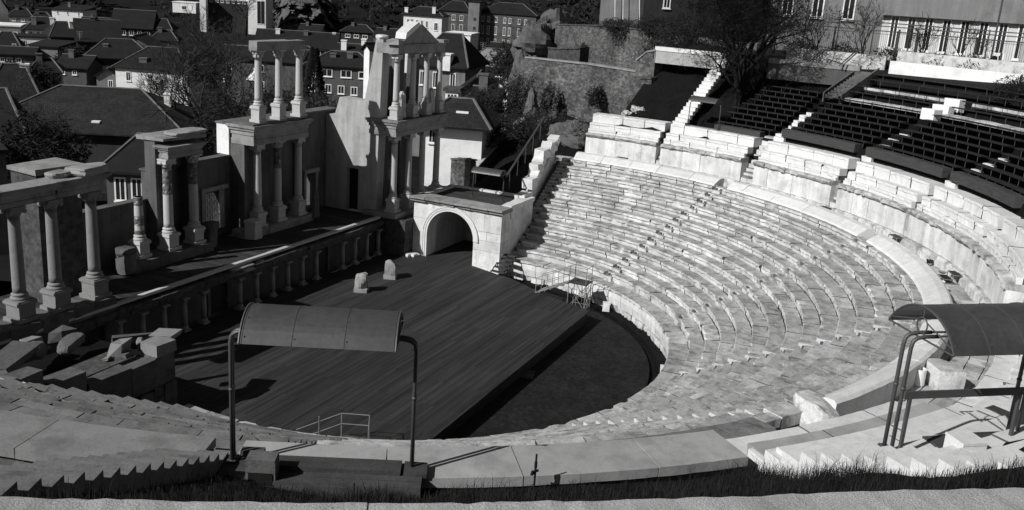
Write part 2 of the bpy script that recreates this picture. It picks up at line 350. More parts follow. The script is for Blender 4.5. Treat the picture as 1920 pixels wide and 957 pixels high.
# ---- upper tier: podium wall + three seat rows in each wedge
UP_W = [(1.6, -10.5), (-11.2, -25.4), (-27.6, -41.7), (-43.0, -56.6), (-57.3, -71.9), (-72.6, -87.3)]
un = ['with a square metal box at its foot, beside the hillside', 'below the tall bare tree and its small canopy', 'third from the stepped end wall', 'fourth from the stepped end wall',
      'behind the black cat', 'broken open above the right canopy', 'behind the right canopy sheet', 'at the right frame edge near the rail']
for i, (a1, a0) in enumerate(UP_W):
    t = thing('podium_wedge', 'upper podium and seats '+un[i], 'seating wedge', pol(28, (a0+a1)/2, 6.3), group='upper tier of marble seats')
    co = G(); co.sweep([(28.1, 6), (28.1, 8.2), (28.45, 8.25), (28.45, 8.7), (28.7, 8.75), (28.7, 9.0), (29.2, 9.0), (29.2, 9.6), (31.0, 9.62), (31, 6)], a0+.15, a1-.15, 10); co.obj('core', 'joint', t)
    g = G(); a = a0
    while a < a1-.01:
        b = min(a+math.degrees(rng.uniform(.9, 1.8)/27.6), a1); b = a1 if a1-b < 1.2 else b; e = rng.uniform(-.06, .05)
        g.sweep([(27.55+e, 6.1), (27.55+e, 6.7), (27.68+e, 6.82), (28.2, 6.82), (28.2, 6.1)], a+.04, b-.04, 4, lambda q: (rng.uniform(-.03, .03), rng.uniform(-.03, .03))); a = b
    g.obj('plinth', 'marble', t)
    g = G(); a = a0
    while a < a1-.01:
        b = min(a+math.degrees(rng.uniform(1.1, 2.3)/27.9), a1); b = a1 if a1-b < 1.6 else b; e = rng.uniform(-.02, .02)
        g.sweep([(27.88+e, 6.8), (27.86+e, 7.5), (27.88+e, 8.12), (28.6, 8.12), (28.6, 6.8)], a+.02, b-.02, 5, lambda q: (rng.uniform(-.008, .008), 0)); a = b
    g.obj('panel', 'panel', t)
    g = G(); a = a0
    while a < a1-.01:
        b = min(a+math.degrees(rng.uniform(1.1, 2.4)/27.9), a1); b = a1 if a1-b < 1.6 else b; br = rng.random() < .35; e = rng.uniform(-.03, .03)
        g.sweep([(27.87, 8.1), (27.74+e, 8.17), (27.66+e+.12*br, 8.3), (27.72+e+.1*br, 8.40-.03*br), (28.6, 8.43+e*.5), (28.6, 8.1)], a+.03, b-.03, 7, lambda q: (rng.uniform(-.035, .035)*(1+br), rng.uniform(-.02, .02)*(1+br))); a = b
    g.obj('cornice', 'cornice', t)
    for (r, z, dep, h) in ((28.12, 8.74, .24, .36), (28.36, 9.16, .62, .42), (28.98, 9.80, 1.1, .62)):
        g = G(); seat_row(g, a0+.08, a1-.08, r, z, dep, h, 1.2, 2.6, nose=.04, chip=.1); g.obj('seat_row', 'marble_l', t)
# stairs between the upper wedges
for i in range(len(UP_W)-1):
    hi, lo = UP_W[i][1], UP_W[i+1][0]; am = (hi+lo)/2
    t = thing('stone_stair', ['narrow stone stair right of the podium with a metal box', 'wider stone stair under the first gap in the bench blocks', 'stone stair between the third and fourth podium blocks',
        'stone stair rising left of the cat', 'stone stair beside the metal step frame with a pan', 'stone stair above the right canopy sheet', 'stone stair near the right frame edge'][i], 'stairs', pol(27.7, am, 6.3), group='stairs of the upper tier')
    co = G(); co.sweep([(28, 6), (28, 7.0), (30.3, 9.5), (30.3, 6)], lo-.3, hi+.3, 2); co.obj('core', 'core', t)
    for k in range(11):
        r = 27.75+k*.235; z = 6.75+k*.315; g = G()
        g.sweep([(r, z-.35), (r, z), (r+.5, z), (r+.5, z-.35)], lo+.02, hi-.02, 3, lambda q: (rng.uniform(-.02, .02), rng.uniform(-.01, .01))); g.obj('step', 'marble', t)
# stairs up among the wooden benches (pale steps)
for a, w_, n_, lab in ((-28.0, .5, 10, 'pale stone steps between the first and second bench blocks'), (-42.6, .5, 10, 'pale stone steps between the second and third bench blocks'), (-57.8, .5, 10, 'pale stone steps between the third bench block and the right edge')):
    t = thing('stone_stair', lab, 'stairs', pol(30, a, 9.8), group='stairs between the bench blocks')
    for k in range(n_):
        r = 29.7+.36*k+.1; z = 10.02+.178*k; g = G(); e = rng.uniform(-.2, .2)
        g.obox(pol(r+.15, a+math.degrees(e/r), z-.12), (.42, rng.uniform(.7, 1.0), .3), R(a+rng.uniform(-4, 4)), jit=.02); g.obj('step', 'marble_l', t)

# ---- wooden boards and benches
def bench(a0, a1, r, z, label, group, nleg, zleg=.34):
    t = thing('wooden_bench', label, 'bench', pol(r+.2, (a0+a1)/2, z-zleg), group=group)
    g = G(); n = max(4, int((a1-a0)/2.2))
    g.sweep([(r, z-.055), (r, z), (r+.44, z), (r+.44, z-.055)], a0, a1, n); g.obj('seat', 'wood', t)
    for k in range(nleg):
        a = a0+(a1-a0)*(k+.35)/nleg; g = G()
        g.obox(pol(r+.05, a, z-.055-zleg/2), (.022, .022, zleg), R(a)); g.obj('leg', 'leg', t)
BL = [('first bench block beside the bare tree', -26.4, [-17.5, -17.2, -17.5, -17.35, -18.2, -18.5, -18.65, -18.8, -18.95], 30.2, 10.37, .645, .325),
      ('second bench block', -41.8, [-29.3]*7, 30.1, 10.88, .69, .325), ('third bench block', -57.3, [-43.4]*7, 30.1, 10.88, .69, .325), ('bench block at the right frame edge', -72, [-58.5]*6, 30.1, 10.88, .69, .325)]
for bi, (nm, ar, als, r0, z0, dr, dz) in enumerate(BL):
    if True:
        lo_z = z0-.5
        t = thing('wooden_barrier', 'low dark plank barrier in front of the '+nm, 'barrier', pol(29.8, (ar+als[0])/2, 9.8), group='plank barriers below the benches')
        g = G(); g.sweep([(29.66, lo_z-.25), (29.66, lo_z+.27), (29.74, lo_z+.3), (30.3, lo_z+.3), (30.3, lo_z-.2)], ar+(.9 if bi else 1.2), als[0]-.2+(.8 if bi else 0), 8); g.obj('boards', 'board', t)
    for k, al in enumerate(als):
        bench(ar, al, r0+dr*k, z0+dz*k, '%s bench row from the front, %s' % (ORD[k], nm), 'dark bench rows', 6 if bi == 0 else 8)
    g = G(); ramp = [(29.9, 9.4)]
    for k in range(len(als)+1): ramp += [(r0+dr*k-.05, z0+dz*k-.5), (r0+dr*(k+1)-.05, z0+dz*k-.5)]
    ramp += [(r0+dr*(len(als)+1), 9.4)]
    g.sweep(ramp, ar-.8, max(als)+.8, 10); struct(g.obj('bench_terrace_ground', 'soil'))
# walkway kerb of white stones behind the bench blocks
for (a0, a1, lab) in ((-41.3, -29.4, 'row of white kerb stones behind the second bench block'), (-57.2, -43.6, 'row of white kerb stones behind the third bench block'), (-72, -58.4, 'row of white kerb stones at the right edge')):
    g = G(); a = a0
    while a < a1-.2:
        b = min(a+math.degrees(rng.uniform(.7, 1.3)/35), a1)
        g.sweep([(34.95, 12.6), (34.95, 12.86), (35.5, 12.9), (35.5, 12.6)], a+.06, b-.06, 2, lambda q: (rng.uniform(-.03, .03), rng.uniform(-.02, .02))); a = b
    tag(g.obj('stone_kerb', 'cornice'), lab, 'kerb', 'white kerbs above the benches')
g = G(); g.sweep([(35.0, 9.4), (35.0, 12.62), (36.6, 12.7), (37.3, 13.0), (38.0, 13.4), (40, 14.3), (40, 9.4)], -76, -28.6, 24); struct(g.obj('upper_terrace_ground', 'soil'))
for bi, (ar, al, nm) in enumerate(((-41.5, -28.9, 'left upper bench block'), (-57.5, -43.8, 'right upper bench block'))):
    for k, (r, z) in enumerate(((35.5, 13.35), (36.25, 13.75), (37.6, 14.2), (38.3, 14.55))):
        a1 = al+(.7*k if bi == 0 else -.0); bench(ar+(0 if k < 2 else -3*(bi == 0)), a1, r, z, '%s dark bench from the front in the %s' % (ORD[k], nm), 'dark benches of the upper terrace', 7, .42)
    g = G(); a = ar
    while a < al-.2:
        b = min(a+math.degrees(rng.uniform(.9, 1.6)/37), al)
        g.sweep([(37.1, 13.3), (37.1, 13.6), (37.5, 13.62), (37.5, 13.3)], a+.05, b-.05, 2, lambda q: (rng.uniform(-.03, .03), rng.uniform(-.02, .02))); a = b
    tag(g.obj('stone_kerb', 'cornice'), 'row of white kerb stones inside the '+nm, 'kerb', 'white kerbs above the benches')
t = thing('white_stone_wall', 'short white stone block wall ending the upper bench terrace', 'wall', pol(36, -42.8, 12.7))
g = G(); g.obox(pol(35.6, -42.6, 13.0), (.5, 1.3, .75), R(-42), jit=.03); g.obox(pol(36.4, -42.7, 13.4), (.5, 1.2, .8), R(-42), jit=.03); g.obox(pol(34.6, -42.7, 12.75), (.7, 1.1, .7), R(-42), jit=.03); g.obj('blocks', 'white', t)

# ---- near side: slabs above the podium, grass wedge, stepped flights, terrace edge
def podium_near(a0, a1, r0, r1, z, name, label, lmin, lmax, m='slab'):
    t = thing(name, label, 'wall', pol(28.6, (a0+a1)/2, 6.3), group='pale slabs capping the near podium')
    g = G(); a = a0; k = 0
    while a < a1-.01:
        b = min(a+math.degrees(rng.uniform(lmin, lmax)/28.5), a1); b = a1 if a1-b < 2 else b; e = rng.uniform(-.012, .012)
        g.sweep([(r0+e, z-.22), (r0+e, z-.02), (r0+e+.02, z+e), (r1+e, z+.02+e), (r1+e, z-.22)], a+.025, b-.025, 10, lambda q: (rng.uniform(-.008, .008), rng.uniform(-.003, .003))); a = b
    g.obj('slab', m, t)
    g = G(); g.sweep([(r0+.15, 6.2), (r0+.15, z-.2), (r1-.1, z-.2), (r1-.1, 6.2)], a0+.1, a1-.1, 12); g.obj('panel', 'ruin', t)
podium_near(-156.2, -133.0, 28.05, 29.55, 8.39, 'podium_slab', 'pale curved slab edge running under the grass bank and behind the canopy deck', 2.6, 3.4)
podium_near(-187, -157.6, 28.05, 29.6, 8.39, 'podium_slab', 'cracked grey curved slab edge at the left, running out of the frame', 3.0, 4.5, 'slab_d')
t = thing('podium_wedge', 'broad pale seat blocks stepping up under the right canopy', 'seating wedge', pol(29, -126, 6.3), group='upper tier of marble seats')
for k in range(7):
    r = 27.9+.9*k; g = G(); seat_row(g, -132.2+.18*k, -118.8, r, 8.0+.335*k, .9, .335 if k else 1.6, 2.0, 4.0, rough=.008, nose=.02, chip=.06); g.obj('seat_row', 'marble_l' if k != 1 else 'slab', t)
tw = thing('seating_wedge', 'low broken seat blocks rising straight from the walkway behind the litter bin', 'seating wedge', pol(29, -105, 6.3), group='upper tier of marble seats')
for k in range(8):
    r = 27.75+.78*k; g = G(); seat_row(g, -118.6, -88.6, r, 6.62+.42*k, .8, .42, 1.2, 3.0, rough=.02, nose=.02, chip=.3); g.obj('seat_row', 'marble_l', tw)
cw = G(); cw.sweep([(28.0, 6), (28.1, 6.4), (34.2, 9.4), (34.2, 6)], -118.4, -88.8, 12); cw.obj('core', 'joint', tw)
co = G(); co.sweep([(28.3, 6), (28.3, 7.75), (34.8, 10.0), (34.8, 6)], -131.8, -118.9, 8); co.obj('core', 'joint', t)
t = thing('stone_stair', 'broad stepped flight with black shaded sides at the lower left', 'stairs', pol(29, -158, 8.3))
for k in range(-2, 15):
    r = 29.0+.56*k; z = 8.56+.262*k; g = G(); a1 = -156.42-.012*k; wd = 1.36 if k > 0 else .66
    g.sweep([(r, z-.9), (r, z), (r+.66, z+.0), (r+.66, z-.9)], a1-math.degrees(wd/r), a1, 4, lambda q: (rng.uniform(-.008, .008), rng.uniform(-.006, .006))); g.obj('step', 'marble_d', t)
t = thing('stone_stair', 'broad sunlit stepped flight behind the tufts of grass at the lower right', 'stairs', pol(29, -131, 8.0))
for k in range(-1, 15):
    r = 29.0+.58*k; z = 8.28+.268*k; g = G(); wd = 1.35
    g.sweep([(r, z-1.0), (r, z), (r+.68, z), (r+.68, z-1.0)], -132.2+.02*k, -132.2+.02*k+math.degrees(wd/r), 4, lambda q: (rng.uniform(-.008, .008), rng.uniform(-.006, .006))); g.obj('step', 'marble_l', t)
# terrace edge at the camera's feet: a gently flattened curve
KE = [(-190, 39.2), (-160, 38.7), (-155.5, 38.44), (-153, 38.35), (-149.5, 38.29), (-146.8, 38.27), (-143.9, 38.28), (-140.8, 38.35), (-137.6, 38.6), (-132, 39.1), (-108, 40.2)]
def kerb_r(a):
    for (a0, r0), (a1, r1) in zip(KE, KE[1:]):
        if a <= a1: return r0+(r1-r0)*(a-a0)/(a1-a0)
    return KE[-1][1]
g = G(); a = -186
while a < -110:
    b = a+math.degrees(rng.uniform(7, 9)/38.3); n = 44; rings = []
    for k in range(n+1):
        an = a+(b-.004-a)*k/n; r = kerb_r(an)
        rings.append([pol(r+q+rng.uniform(-.016, .016), an, z+rng.uniform(-.012, .012)) for q, z in ((.0, 12.2), (-.02, 12.97), (.02, 13.0), (1.2, 13.02), (1.2, 12.2))])
    g.loft(rings); a = b
tag(g.obj('terrace_kerb', 'concrete'), 'rough grey concrete kerb across the foot of the picture', 'kerb')
g = G(); g.sweep([(40.0, 12.0), (40.0, 12.93), (62, 12.95), (62, 12)], -190, -108, 20); struct(g.obj('terrace_ground', 'concrete'))
# grass bank between slab and kerb
def bank(r, a):
    u = (r-29.4)/8.8
    z = 7.80+u*4.95+min(0, u-.25)*.3+.10*sin(r*2.1+a*.7)+.07*sin(a*2.3)
    st = 8.56+.467*(r-29)-.42                       # buries the flanks of the stepped flight
    k = max(0, 1-abs(a+156.2)/4.5) if a > -156.5 else 0
    if a > -156.5 and r > 29.7: z = z*(1-k)+max(z, st)*k
    if a > -157 and r < 31.5: z = max(z, 8.13-abs(r-29.5)*.08)
    if a < -158.5: z -= .35*min(1, (-158.5-a)/1.5)
    if a > -142: z -= .16*min(1, (a+142)/7)
    return z
g = G(); nr, na = 20, 40; vs = []
for j in range(nr+1):
    for k in range(na+1):
        r = 29.3+8.85*j/nr; a = -187+62*k/na; vs.append(pol(r, a, bank(r, a)))
g.add(vs, [(j*(na+1)+k, (j+1)*(na+1)+k, (j+1)*(na+1)+k+1, j*(na+1)+k+1) for j in range(nr) for k in range(na)])
struct(g.obj('grass_bank_ground', 'soil', smooth=True))
def blades(g, p, n, h, spread):
    for _ in range(n):
        x = p.x+rng.gauss(0, spread); y = p.y+rng.gauss(0, spread); an = rng.uniform(0, 2*pi); hh = h*rng.uniform(.5, 1.25); le = rng.uniform(.05, .95)*hh; wv = rng.uniform(.0025, .006)
        dx, dy = cos(an), sin(an); z = p.z
        b0 = (x-dy*wv, y+dx*wv, z-.05); b1 = (x+dy*wv, y-dx*wv, z-.05); m0 = (x+dx*le*.35-dy*wv*.7, y+dy*le*.35+dx*wv*.7, z+hh*.6); m1 = (x+dx*le*.35+dy*wv*.7, y+dy*le*.35-dx*wv*.7, z+hh*.6)
        g.add([b0, b1, m1, m0, (x+dx*le, y+dy*le, z+hh*(1-.25*le/hh))], [(0, 1, 2, 3), (3, 2, 4)])
g = G()
for _ in range(8500):
    r = rng.uniform(29.55, 38.0); a = rng.uniform(-156.2, -132.4); p = pol(r, a, bank(r, a)); blades(g, p, 5, (.20+.10*(sin(a*1.7)+sin(r*3+a))*.5)*min(1, .45+(r-29.5)*.3)*(.3 if a < -151 else .8)*rng.choice((.5, .8, 1, 1, 1.5)), .09)
for _ in range(420):
    r = rng.uniform(29.8, 33.5); a = -134.2+rng.gauss(0, .9)-.1*(r-30); p = pol(r, a, bank(r, a)); blades(g, p, 9, .46*rng.uniform(.4, 1.2), .12)
for _ in range(600):
    r = rng.uniform(29.7, 37); a = rng.uniform(-176, -161); p = pol(r, a, bank(r, a)); blades(g, p, 5, .22, .1)
stuff(g.obj('grass', 'grass'))
# ================================================================== ORCHESTRA AND STAGE
g = G(); g.lathe([(13.25, -.3), (13.25, 0)], n=96); struct(g.obj('orchestra_floor', 'orch'))
g = G(); g.sweep([(13.25, -.35), (13.25, -.18), (13.75, -.18), (13.75, -.35)], -195, 15, 60)
g.sweep([(13.75, -.3), (13.72, .02), (14.3, .12), (14.3, -.3)], -195, 15, 60, lambda q: (rng.uniform(-.04, .04), rng.uniform(-.02, .04))); struct(g.obj('drain_channel', 'soil'))
g = G()
for _ in range(1500):
    a = rng.uniform(-150, -20); 
    if sin(a*.9)+sin(a*2.3) < .3: continue
    p = pol(rng.uniform(13.8, 14.1), a, .08); blades(g, p, 3, .22, .06)
stuff(g.obj('weeds', 'grass'))
DK = [(12.9, 8.9), (12.9, 2.4), (12.15, .2), (12.0, -.7), (10.7, -3.0), (9.9, -4.6), (8.95, -7.35), (-10.85, -7.7), (-12.4, -4.6), (-13.2, -2.0), (-13.5, 1.8), (-13.5, 8.9)]
g = G(); g.prism(DK, .68, .8); struct(g.obj('stage_deck', 'deckwood'))
g = G(); g.prism([(x*.985, y*.985) for x, y in DK[:7]]+[(x*.985, y*.97) for x, y in DK[7:]], .05, .66); struct(g.obj('deck_frame', 'black'))
g = G(); g.prism([(12.9, 2.7), (18.5, 2.7), (18.5, 6.15), (12.9, 6.15)], .4, .80); struct(g.obj('passage_floor', 'deckwood'))
t = thing('floor_slab', 'small raised stone slab lying on the dark orchestra paving', 'slab', on_z(985, 702, 0))
g = G(); c = on_z(985, 702, .05); g.obox(c, (1.0, .8, .1), .3, jit=.03); g.obj('slab', 'patch', t)

# stage floor, front edge and the small colonnade below it
g = G(); g.prism([(-17.5, 9.35), (12.1, 9.35), (12.1, 14.2), (-17.5, 14.2)], 3.0, 3.28); struct(g.obj('stage_floor', 'stagewood'))
t = thing('stage_front', 'long dark stage front with a pale top edge and broken cornice', 'stage front', (-2, 9.2, .8))
g = G(); x = -17.4
while x < 11.6:
    x1 = min(x+rng.uniform(1.5, 3.0), 11.75); g.obox(((x+x1)/2, 9.22, 3.30), (x1-x-.02, .26, .14), jit=.012); x = x1
g.obj('edge_kerb', 'column', t)
g = G(); x = -17.4
while x < 11.6:
    x1 = min(x+rng.uniform(1.0, 2.2), 11.7); e = rng.uniform(0, .22)
    for zc, hh, yy in ((2.98, .22, 8.78+e*.6), (2.72, .24, 8.98)):
        g.obox(((x+x1)/2, yy+.25, zc), (x1-x-.02, .5, hh), jit=.03)
    x = x1
g.obj('cornice', 'patch', t)
g = G(); g.box((-17.5, 9.6, .5), (11.9, 9.9, 2.99)); g.obj('back_wall', 'rend_m', t)
doors = [(-12.5, -11.2), (-4.2, -2.9), (5.3, 6.3)]
for x0, x1 in doors:
    g = G(); g.box((x0, 9.56, .78), (x1, 9.64, 2.35)); g.obj('door_opening', 'black', t)
    g = G(); g.box((x0-.22, 9.45, .78), (x0, 9.62, 2.45)); g.box((x1, 9.45, .78), (x1+.22, 9.62, 2.45)); g.box((x0-.22, 9.452, 2.45), (x1+.22, 9.62, 2.6)); g.obj('door_frame', 'ruin', t)
g = G(); g.rock((on_y(452, 503, 9.2)), (1.9, .7, .42), .5); g.rock(on_y(483, 494, 9.2), (.7, .6, .4), .6); tag(g.obj('cornice_fragment', 'entab'), 'broken pale cornice fragments lying on the stage edge', 'stone fragment')

def small_column(x, y, z0, z1, r, label, group):
    t = thing('small_column', label, 'column', (x, y, z0), group=group)
    g = G(); g.box((-r*1.5, -r*1.5, 0), (r*1.5, r*1.5, .12)); g.lathe([(r*1.4, .12), (r*1.45, .17), (r*1.15, .22), (r*1.2, .26), (r, .3)], n=12); g.obj('base', 'entab', t, True)
    g = G(); h = z1-z0; g.lathe([(r, .3), (r*.97, h*.5), (r*.86, h-.3)], n=14); g.obj('shaft', 'entab', t, True, smooth=True)
    g = G(); g.lathe([(r*.86, h-.3), (r*1.0, h-.22), (r*1.3, h-.1)], n=12); g.box((-r*1.5, -r*1.5, h-.1), (r*1.5, r*1.5, h)); g.obj('capital', 'entab', t, True)
    return t
xs = [11.3-1.38*k for k in range(20)]; j = 0
for x in xs:
    if any(a-.1 < x < b+.1 for a, b in doors): continue
    small_column(x, 8.95, .78, 2.6, .15, '%s small column under the stage edge, counted from the vaulted passage' % ORD[min(j, 19)], 'small columns under the stage edge'); j += 1

# big columns
def column(x, y, z0, z1, r, label, group, cap='ionic', ped=.95, patches=(), pw=1.5, cm='column'):
    t = thing('column', label, 'column', (x, y, z0), group=group); h = z1-z0
    if ped:
        g = G(); w_ = r*pw
        g.obox((0, 0, .09), (2*w_*1.15, 2*w_*1.15, .18), jit=.012); g.obox((0, 0, .18+(ped-.36)/2), (2*w_*.92, 2*w_*.92, ped-.36), jit=.012)
        g.obox((0, 0, ped-.12), (2*w_*1.1, 2*w_*1.1, .12), jit=.012); g.obox((0, 0, ped-.2), (2*w_*1.0, 2*w_*1.0, .06)); g.obox((0, 0, ped-.03), (2*w_*.98, 2*w_*.98, .06)); g.obj('pedestal', cm, t, True)
    g = G(); b = ped
    g.lathe([(r*1.38, b), (r*1.45, b+.05), (r*1.38, b+.11), (r*1.15, b+.13), (r*1.14, b+.17), (r*1.26, b+.19), (r*1.28, b+.23), (r*1.1, b+.27), (r*1.02, b+.3)], n=20); g.obj('base', cm, t, True, smooth=True)
    top = h-(.42 if cap else 0); g = G(); ps = []
    for k in range(13):
        u = k/12; ps.append((r*(1-.14*u**1.6), b+.28+(top-b-.28)*u))
    g.lathe(ps+[(r*.93, top-.03), (r*.93, top)], n=22); g.obj('shaft', cm, t, True, smooth=True)
    for (u0, u1) in patches:
        g = G(); n = 8; g.lathe([(r*(1.02-.14*(u0+(u1-u0)*k/n)**1.6)+rng.uniform(-.003, .012), b+.28+(top-b-.28)*(u0+(u1-u0)*k/n)) for k in range(n+1)], n=18, wob=.010); g.obj('old_stone_patch', 'oldshaft', t, True)
    if cap == 'ionic':
        g = G(); g.lathe([(r*.9, top), (r*1.05, top+.06), (r*1.2, top+.16)], n=16); g.obox((0, 0, top+.36), (r*2.75, r*2.5, .1), jit=.01); g.obox((0, 0, top+.24), (r*2.6, r*2.2, .16), jit=.01)
        for sx in (-1, 1):
            for sy in (-1, 1): g.tube([(sx*r*1.15, sy*r*1.15, top+.19), (sx*r*1.15, sy*r*.2, top+.19)], [r*.38, r*.34], 10)
        g.obj('capital', cm, t, True)
    elif cap == 'corinthian':
        g = G(); g.lathe([(r*.86, top), (r*.95, top+.08), (r*1.0, top+.2), (r*1.3, top+.36)], n=16)
        for k in range(8):
            a = 2*pi*k/8; g.rock((cos(a)*r*1.02, sin(a)*r*1.02, top+.12), (.12, .12, .2), .5, a); g.rock((cos(a+.4)*r*1.22, sin(a+.4)*r*1.22, top+.28), (.13, .13, .16), .5, a)
        g.obox((0, 0, top+.39), (r*2.9, r*2.9, .07), R(45)*0, jit=.01); g.obj('capital', cm, t, True)
    return t
LG = 'columns of the left wing'; CG = 'lower columns of the central block'
for x, nm in ((-16.95, 'leftmost tall ionic column, cut by the left edge of the frame'), (-15.15, 'tall ionic column second from the left under the long beam'), (-13.35, 'tall ionic column third from the left in front of the brick pier'), (-11.25, 'tall ionic column at the right end of the left beam')):
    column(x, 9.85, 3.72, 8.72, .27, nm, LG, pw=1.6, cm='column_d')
column(-5.75, 12.75, 3.85, 7.1, .24, 'short broken column with a dark weathered top', 'columns by the lattice door', None, .95, ((.0, .12), (.25, .5), (.78, 1.0)))
column(-3.75, 12.7, 3.85, 8.85, .26, 'tall column with mottled upper shaft left of the lattice door', 'columns by the lattice door', 'ionic', .95, ((.55, .95),))
column(-1.85, 12.7, 3.8, 8.85, .26, 'column with a dark upper shaft right beside the lattice door', 'columns by the lattice door', 'corinthian', .95, ((.64, 1.0),))
column(3.45, 12.65, 3.7, 8.8, .26, 'clean ionic column at the left corner of the central block', CG)
column(5.35, 12.65, 3.75, 8.8, .25, 'middle lower column of the central block with broken dark upper shaft', CG, 'corinthian', .95, ((.62, 1.0),))
column(7.4, 12.65, 3.75, 8.8, .25, 'lower column right end of the central block beside a doorway', CG)
UG = 'free columns on top of the central block'
for x, nm in ((3.6, 'left free column under the single stone beam'), (5.48, 'middle free column under the single stone beam'), (7.46, 'right free column under the single stone beam')):
    column(x, 12.65, 10.1, 14.3, .22, nm, UG, 'corinthian', 1.0)
WG = 'lower columns of the pediment wing'
for x, z0, nm in ((12.6, 3.6, 'sunlit lower column at the stage corner of the pediment wing'), (14.5, 3.6, 'second lower column of the pediment wing from the stage'), (16.3, 4.0, 'third lower column of the pediment wing, against the white house'), (18.4, 4.0, 'farthest lower column of the pediment wing')):
    column(x, 8.7, z0, 8.8, .235, nm, WG, 'ionic', .95 if z0 < 3.9 else .55)
for x, nm in ((12.6, 'sunlit upper column at the left corner below the pediment'), (14.68, 'second upper column from the left below the pediment'), (16.45, 'third upper column from the left below the pediment'), (18.3, 'rightmost upper column below the pediment')):
    column(x, 8.7, 9.9, 14.15, .21, nm, 'upper columns of the pediment wing', 'ionic', .85)

def entab(g, x0, x1, y0, y1, z0, z1, n=3):
    hs = [(0, .28, 0), (.28, .5, .04), (.5, .72, -.02), (.72, .86, -.12), (.86, 1, -.22)]
    for u0, u1, o in hs:
        g.obox(((x0+x1)/2, (y0+y1)/2, z0+(z1-z0)*(u0+u1)/2), (x1-x0-2*o*.9, y1-y0-2*o, (z1-z0)*(u1-u0)-.004), jit=.012)
# ---- left wing: beam, pier, plinth
t = thing('entablature', 'long weathered beam on the left wing columns with a broken slab on its end', 'entablature', (-14, 9.85, 8.7))
g = G(); entab(g, -18.3, -13.28, 9.5, 10.2, 8.74, 9.5); entab(g, -13.24, -10.7, 9.5, 10.2, 8.76, 9.52); g.obj('beam', 'entab', t)
g = G(); g.rock((-11.3, 9.9, 9.72), (1.9, 1.3, .4), .5, .2); g.rock((-12.6, 10.1, 9.64), (1.0, .8, .25), .5, .2); g.obj('broken_slab', 'entab', t)
t = thing('brick_pier', 'square brown masonry pier with a flat cap behind the left wing columns', 'pier', (-11.3, 12.4, 3.2))
g = G(); g.box((-12.45, 11.75, 3.0), (-10.1, 13.4, 9.35)); g.obj('shaft', 'patch', t); g = G(); g.obox((-11.27, 12.57, 9.47), (2.6, 1.9, .22), jit=.03); g.obj('cap', 'entab', t)
t = thing('plinth', 'long stone plinth under the left wing columns', 'plinth', (-14, 9.8, 3.2))
g = G(); x = -18
while x < -10.9:
    x1 = min(x+rng.uniform(1.2, 2.2), -10.75); g.obox(((x+x1)/2, 9.85+rng.uniform(-.04, .04), 3.4), (x1-x-.02, 1.5, .62), jit=.03); x = x1
g.obj('blocks', 'ruin', t)
# ---- plinths right of it
for x0, x1, y0, y1, z0, z1, lab in ((-6.9, -1.1, 12.0, 13.4, 3.28, 3.82, 'low stone plinth under the mottled columns'), (1.9, 8.2, 12.0, 13.3, 3.28, 3.76, 'low stone plinth under the central columns'), (11.8, 15.3, 8.0, 10.6, 3.3, 3.62, 'stone plinth under the stage corner of the pediment wing')):
    g = G(); x = x0
    while x < x1-.1:
        xe = min(x+rng.uniform(1.2, 2.1), x1); g.obox(((x+xe)/2, (y0+y1)/2, (z0+z1)/2), (xe-x-.015, y1-y0, z1-z0), jit=.02); x = xe
    tag(g.obj('plinth', 'ruin' if x0 < 0 else 'entab'), lab, 'plinth')
tag((lambda q: (q.obox((2.2, 11.9, 3.85), (.75, .7, 1.0), .1, jit=.03), q.obox((2.2, 11.9, 4.4), (.85, .8, .14), .1, jit=.03), q)[-1])(G()).obj('stone_pedestal', 'column'), 'separate square pedestal left of the central columns', 'pedestal')
g = G(); g.rock((-7.15, 12.3, 4.0), (.75, .75, 1.3), .4); g.rock((-7.2, 12.3, 4.55), (.9, .8, .4), .5); tag(g.obj('broken_block', 'ruin'), 'ragged upright stone block left of the short column', 'stone block')
g = G(); g.rock((-.7, 12.6, 4.0), (.6, .6, 1.4), .4); g.rock((-.75, 12.5, 4.65), (.8, .7, .35), .5); tag(g.obj('broken_block', 'ruin'), 'ragged upright stone block beside the lattice door', 'stone block')
# ---- back wall of the stage house, pieces around the openings
t = thing('stage_back_wall', 'tall grey plastered back wall behind the stage columns', 'wall', (3, 14.4, 3.2))
g = G(); Y0 = 14.0
for x0, x1, z0, z1 in ((-10, -3.9, 3.2, 6.4), (-3.9, .42, 3.2, 8.0), (.42, 1.55, 3.2, 3.8), (.42, 1.55, 6.02, 8.0), (1.55, 2.62, 3.2, 8.0), (2.62, 9.95, 3.2, 9.9), (9.95, 10.95, 3.2, 3.5), (9.95, 10.95, 5.85, 9.9), (10.95, 13.5, 3.2, 9.9)):
    g.box((x0, Y0, z0), (x1, 14.42 if x1 < 2.7 else 14.9, z1))
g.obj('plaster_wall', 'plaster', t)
g = G(); g.obox((-7, 14.2, 6.46), (6.2, .6, .1), jit=.01); g.obox((-.7, 14.2, 8.05), (6.5, .6, .1), jit=.01); g.obox((8, 14.45, 9.96), (11, 1.1, .12), jit=.01); g.obj('coping', 'ruin', t)
g = G(); g.box((.1, 13.9, 3.8), (.41, 13.998, 6.2)); g.box((1.56, 13.9, 3.8), (1.95, 13.998, 6.2)); g.obox((1.05, 13.9, 6.3), (2.2, .3, .24), jit=.02); g.obj('door_frame', 'entab', t)
g = G()
for k in range(6): g.box((.46+.2*k, 14.4, 3.8), (.48+.2*k, 14.42, 6.0))
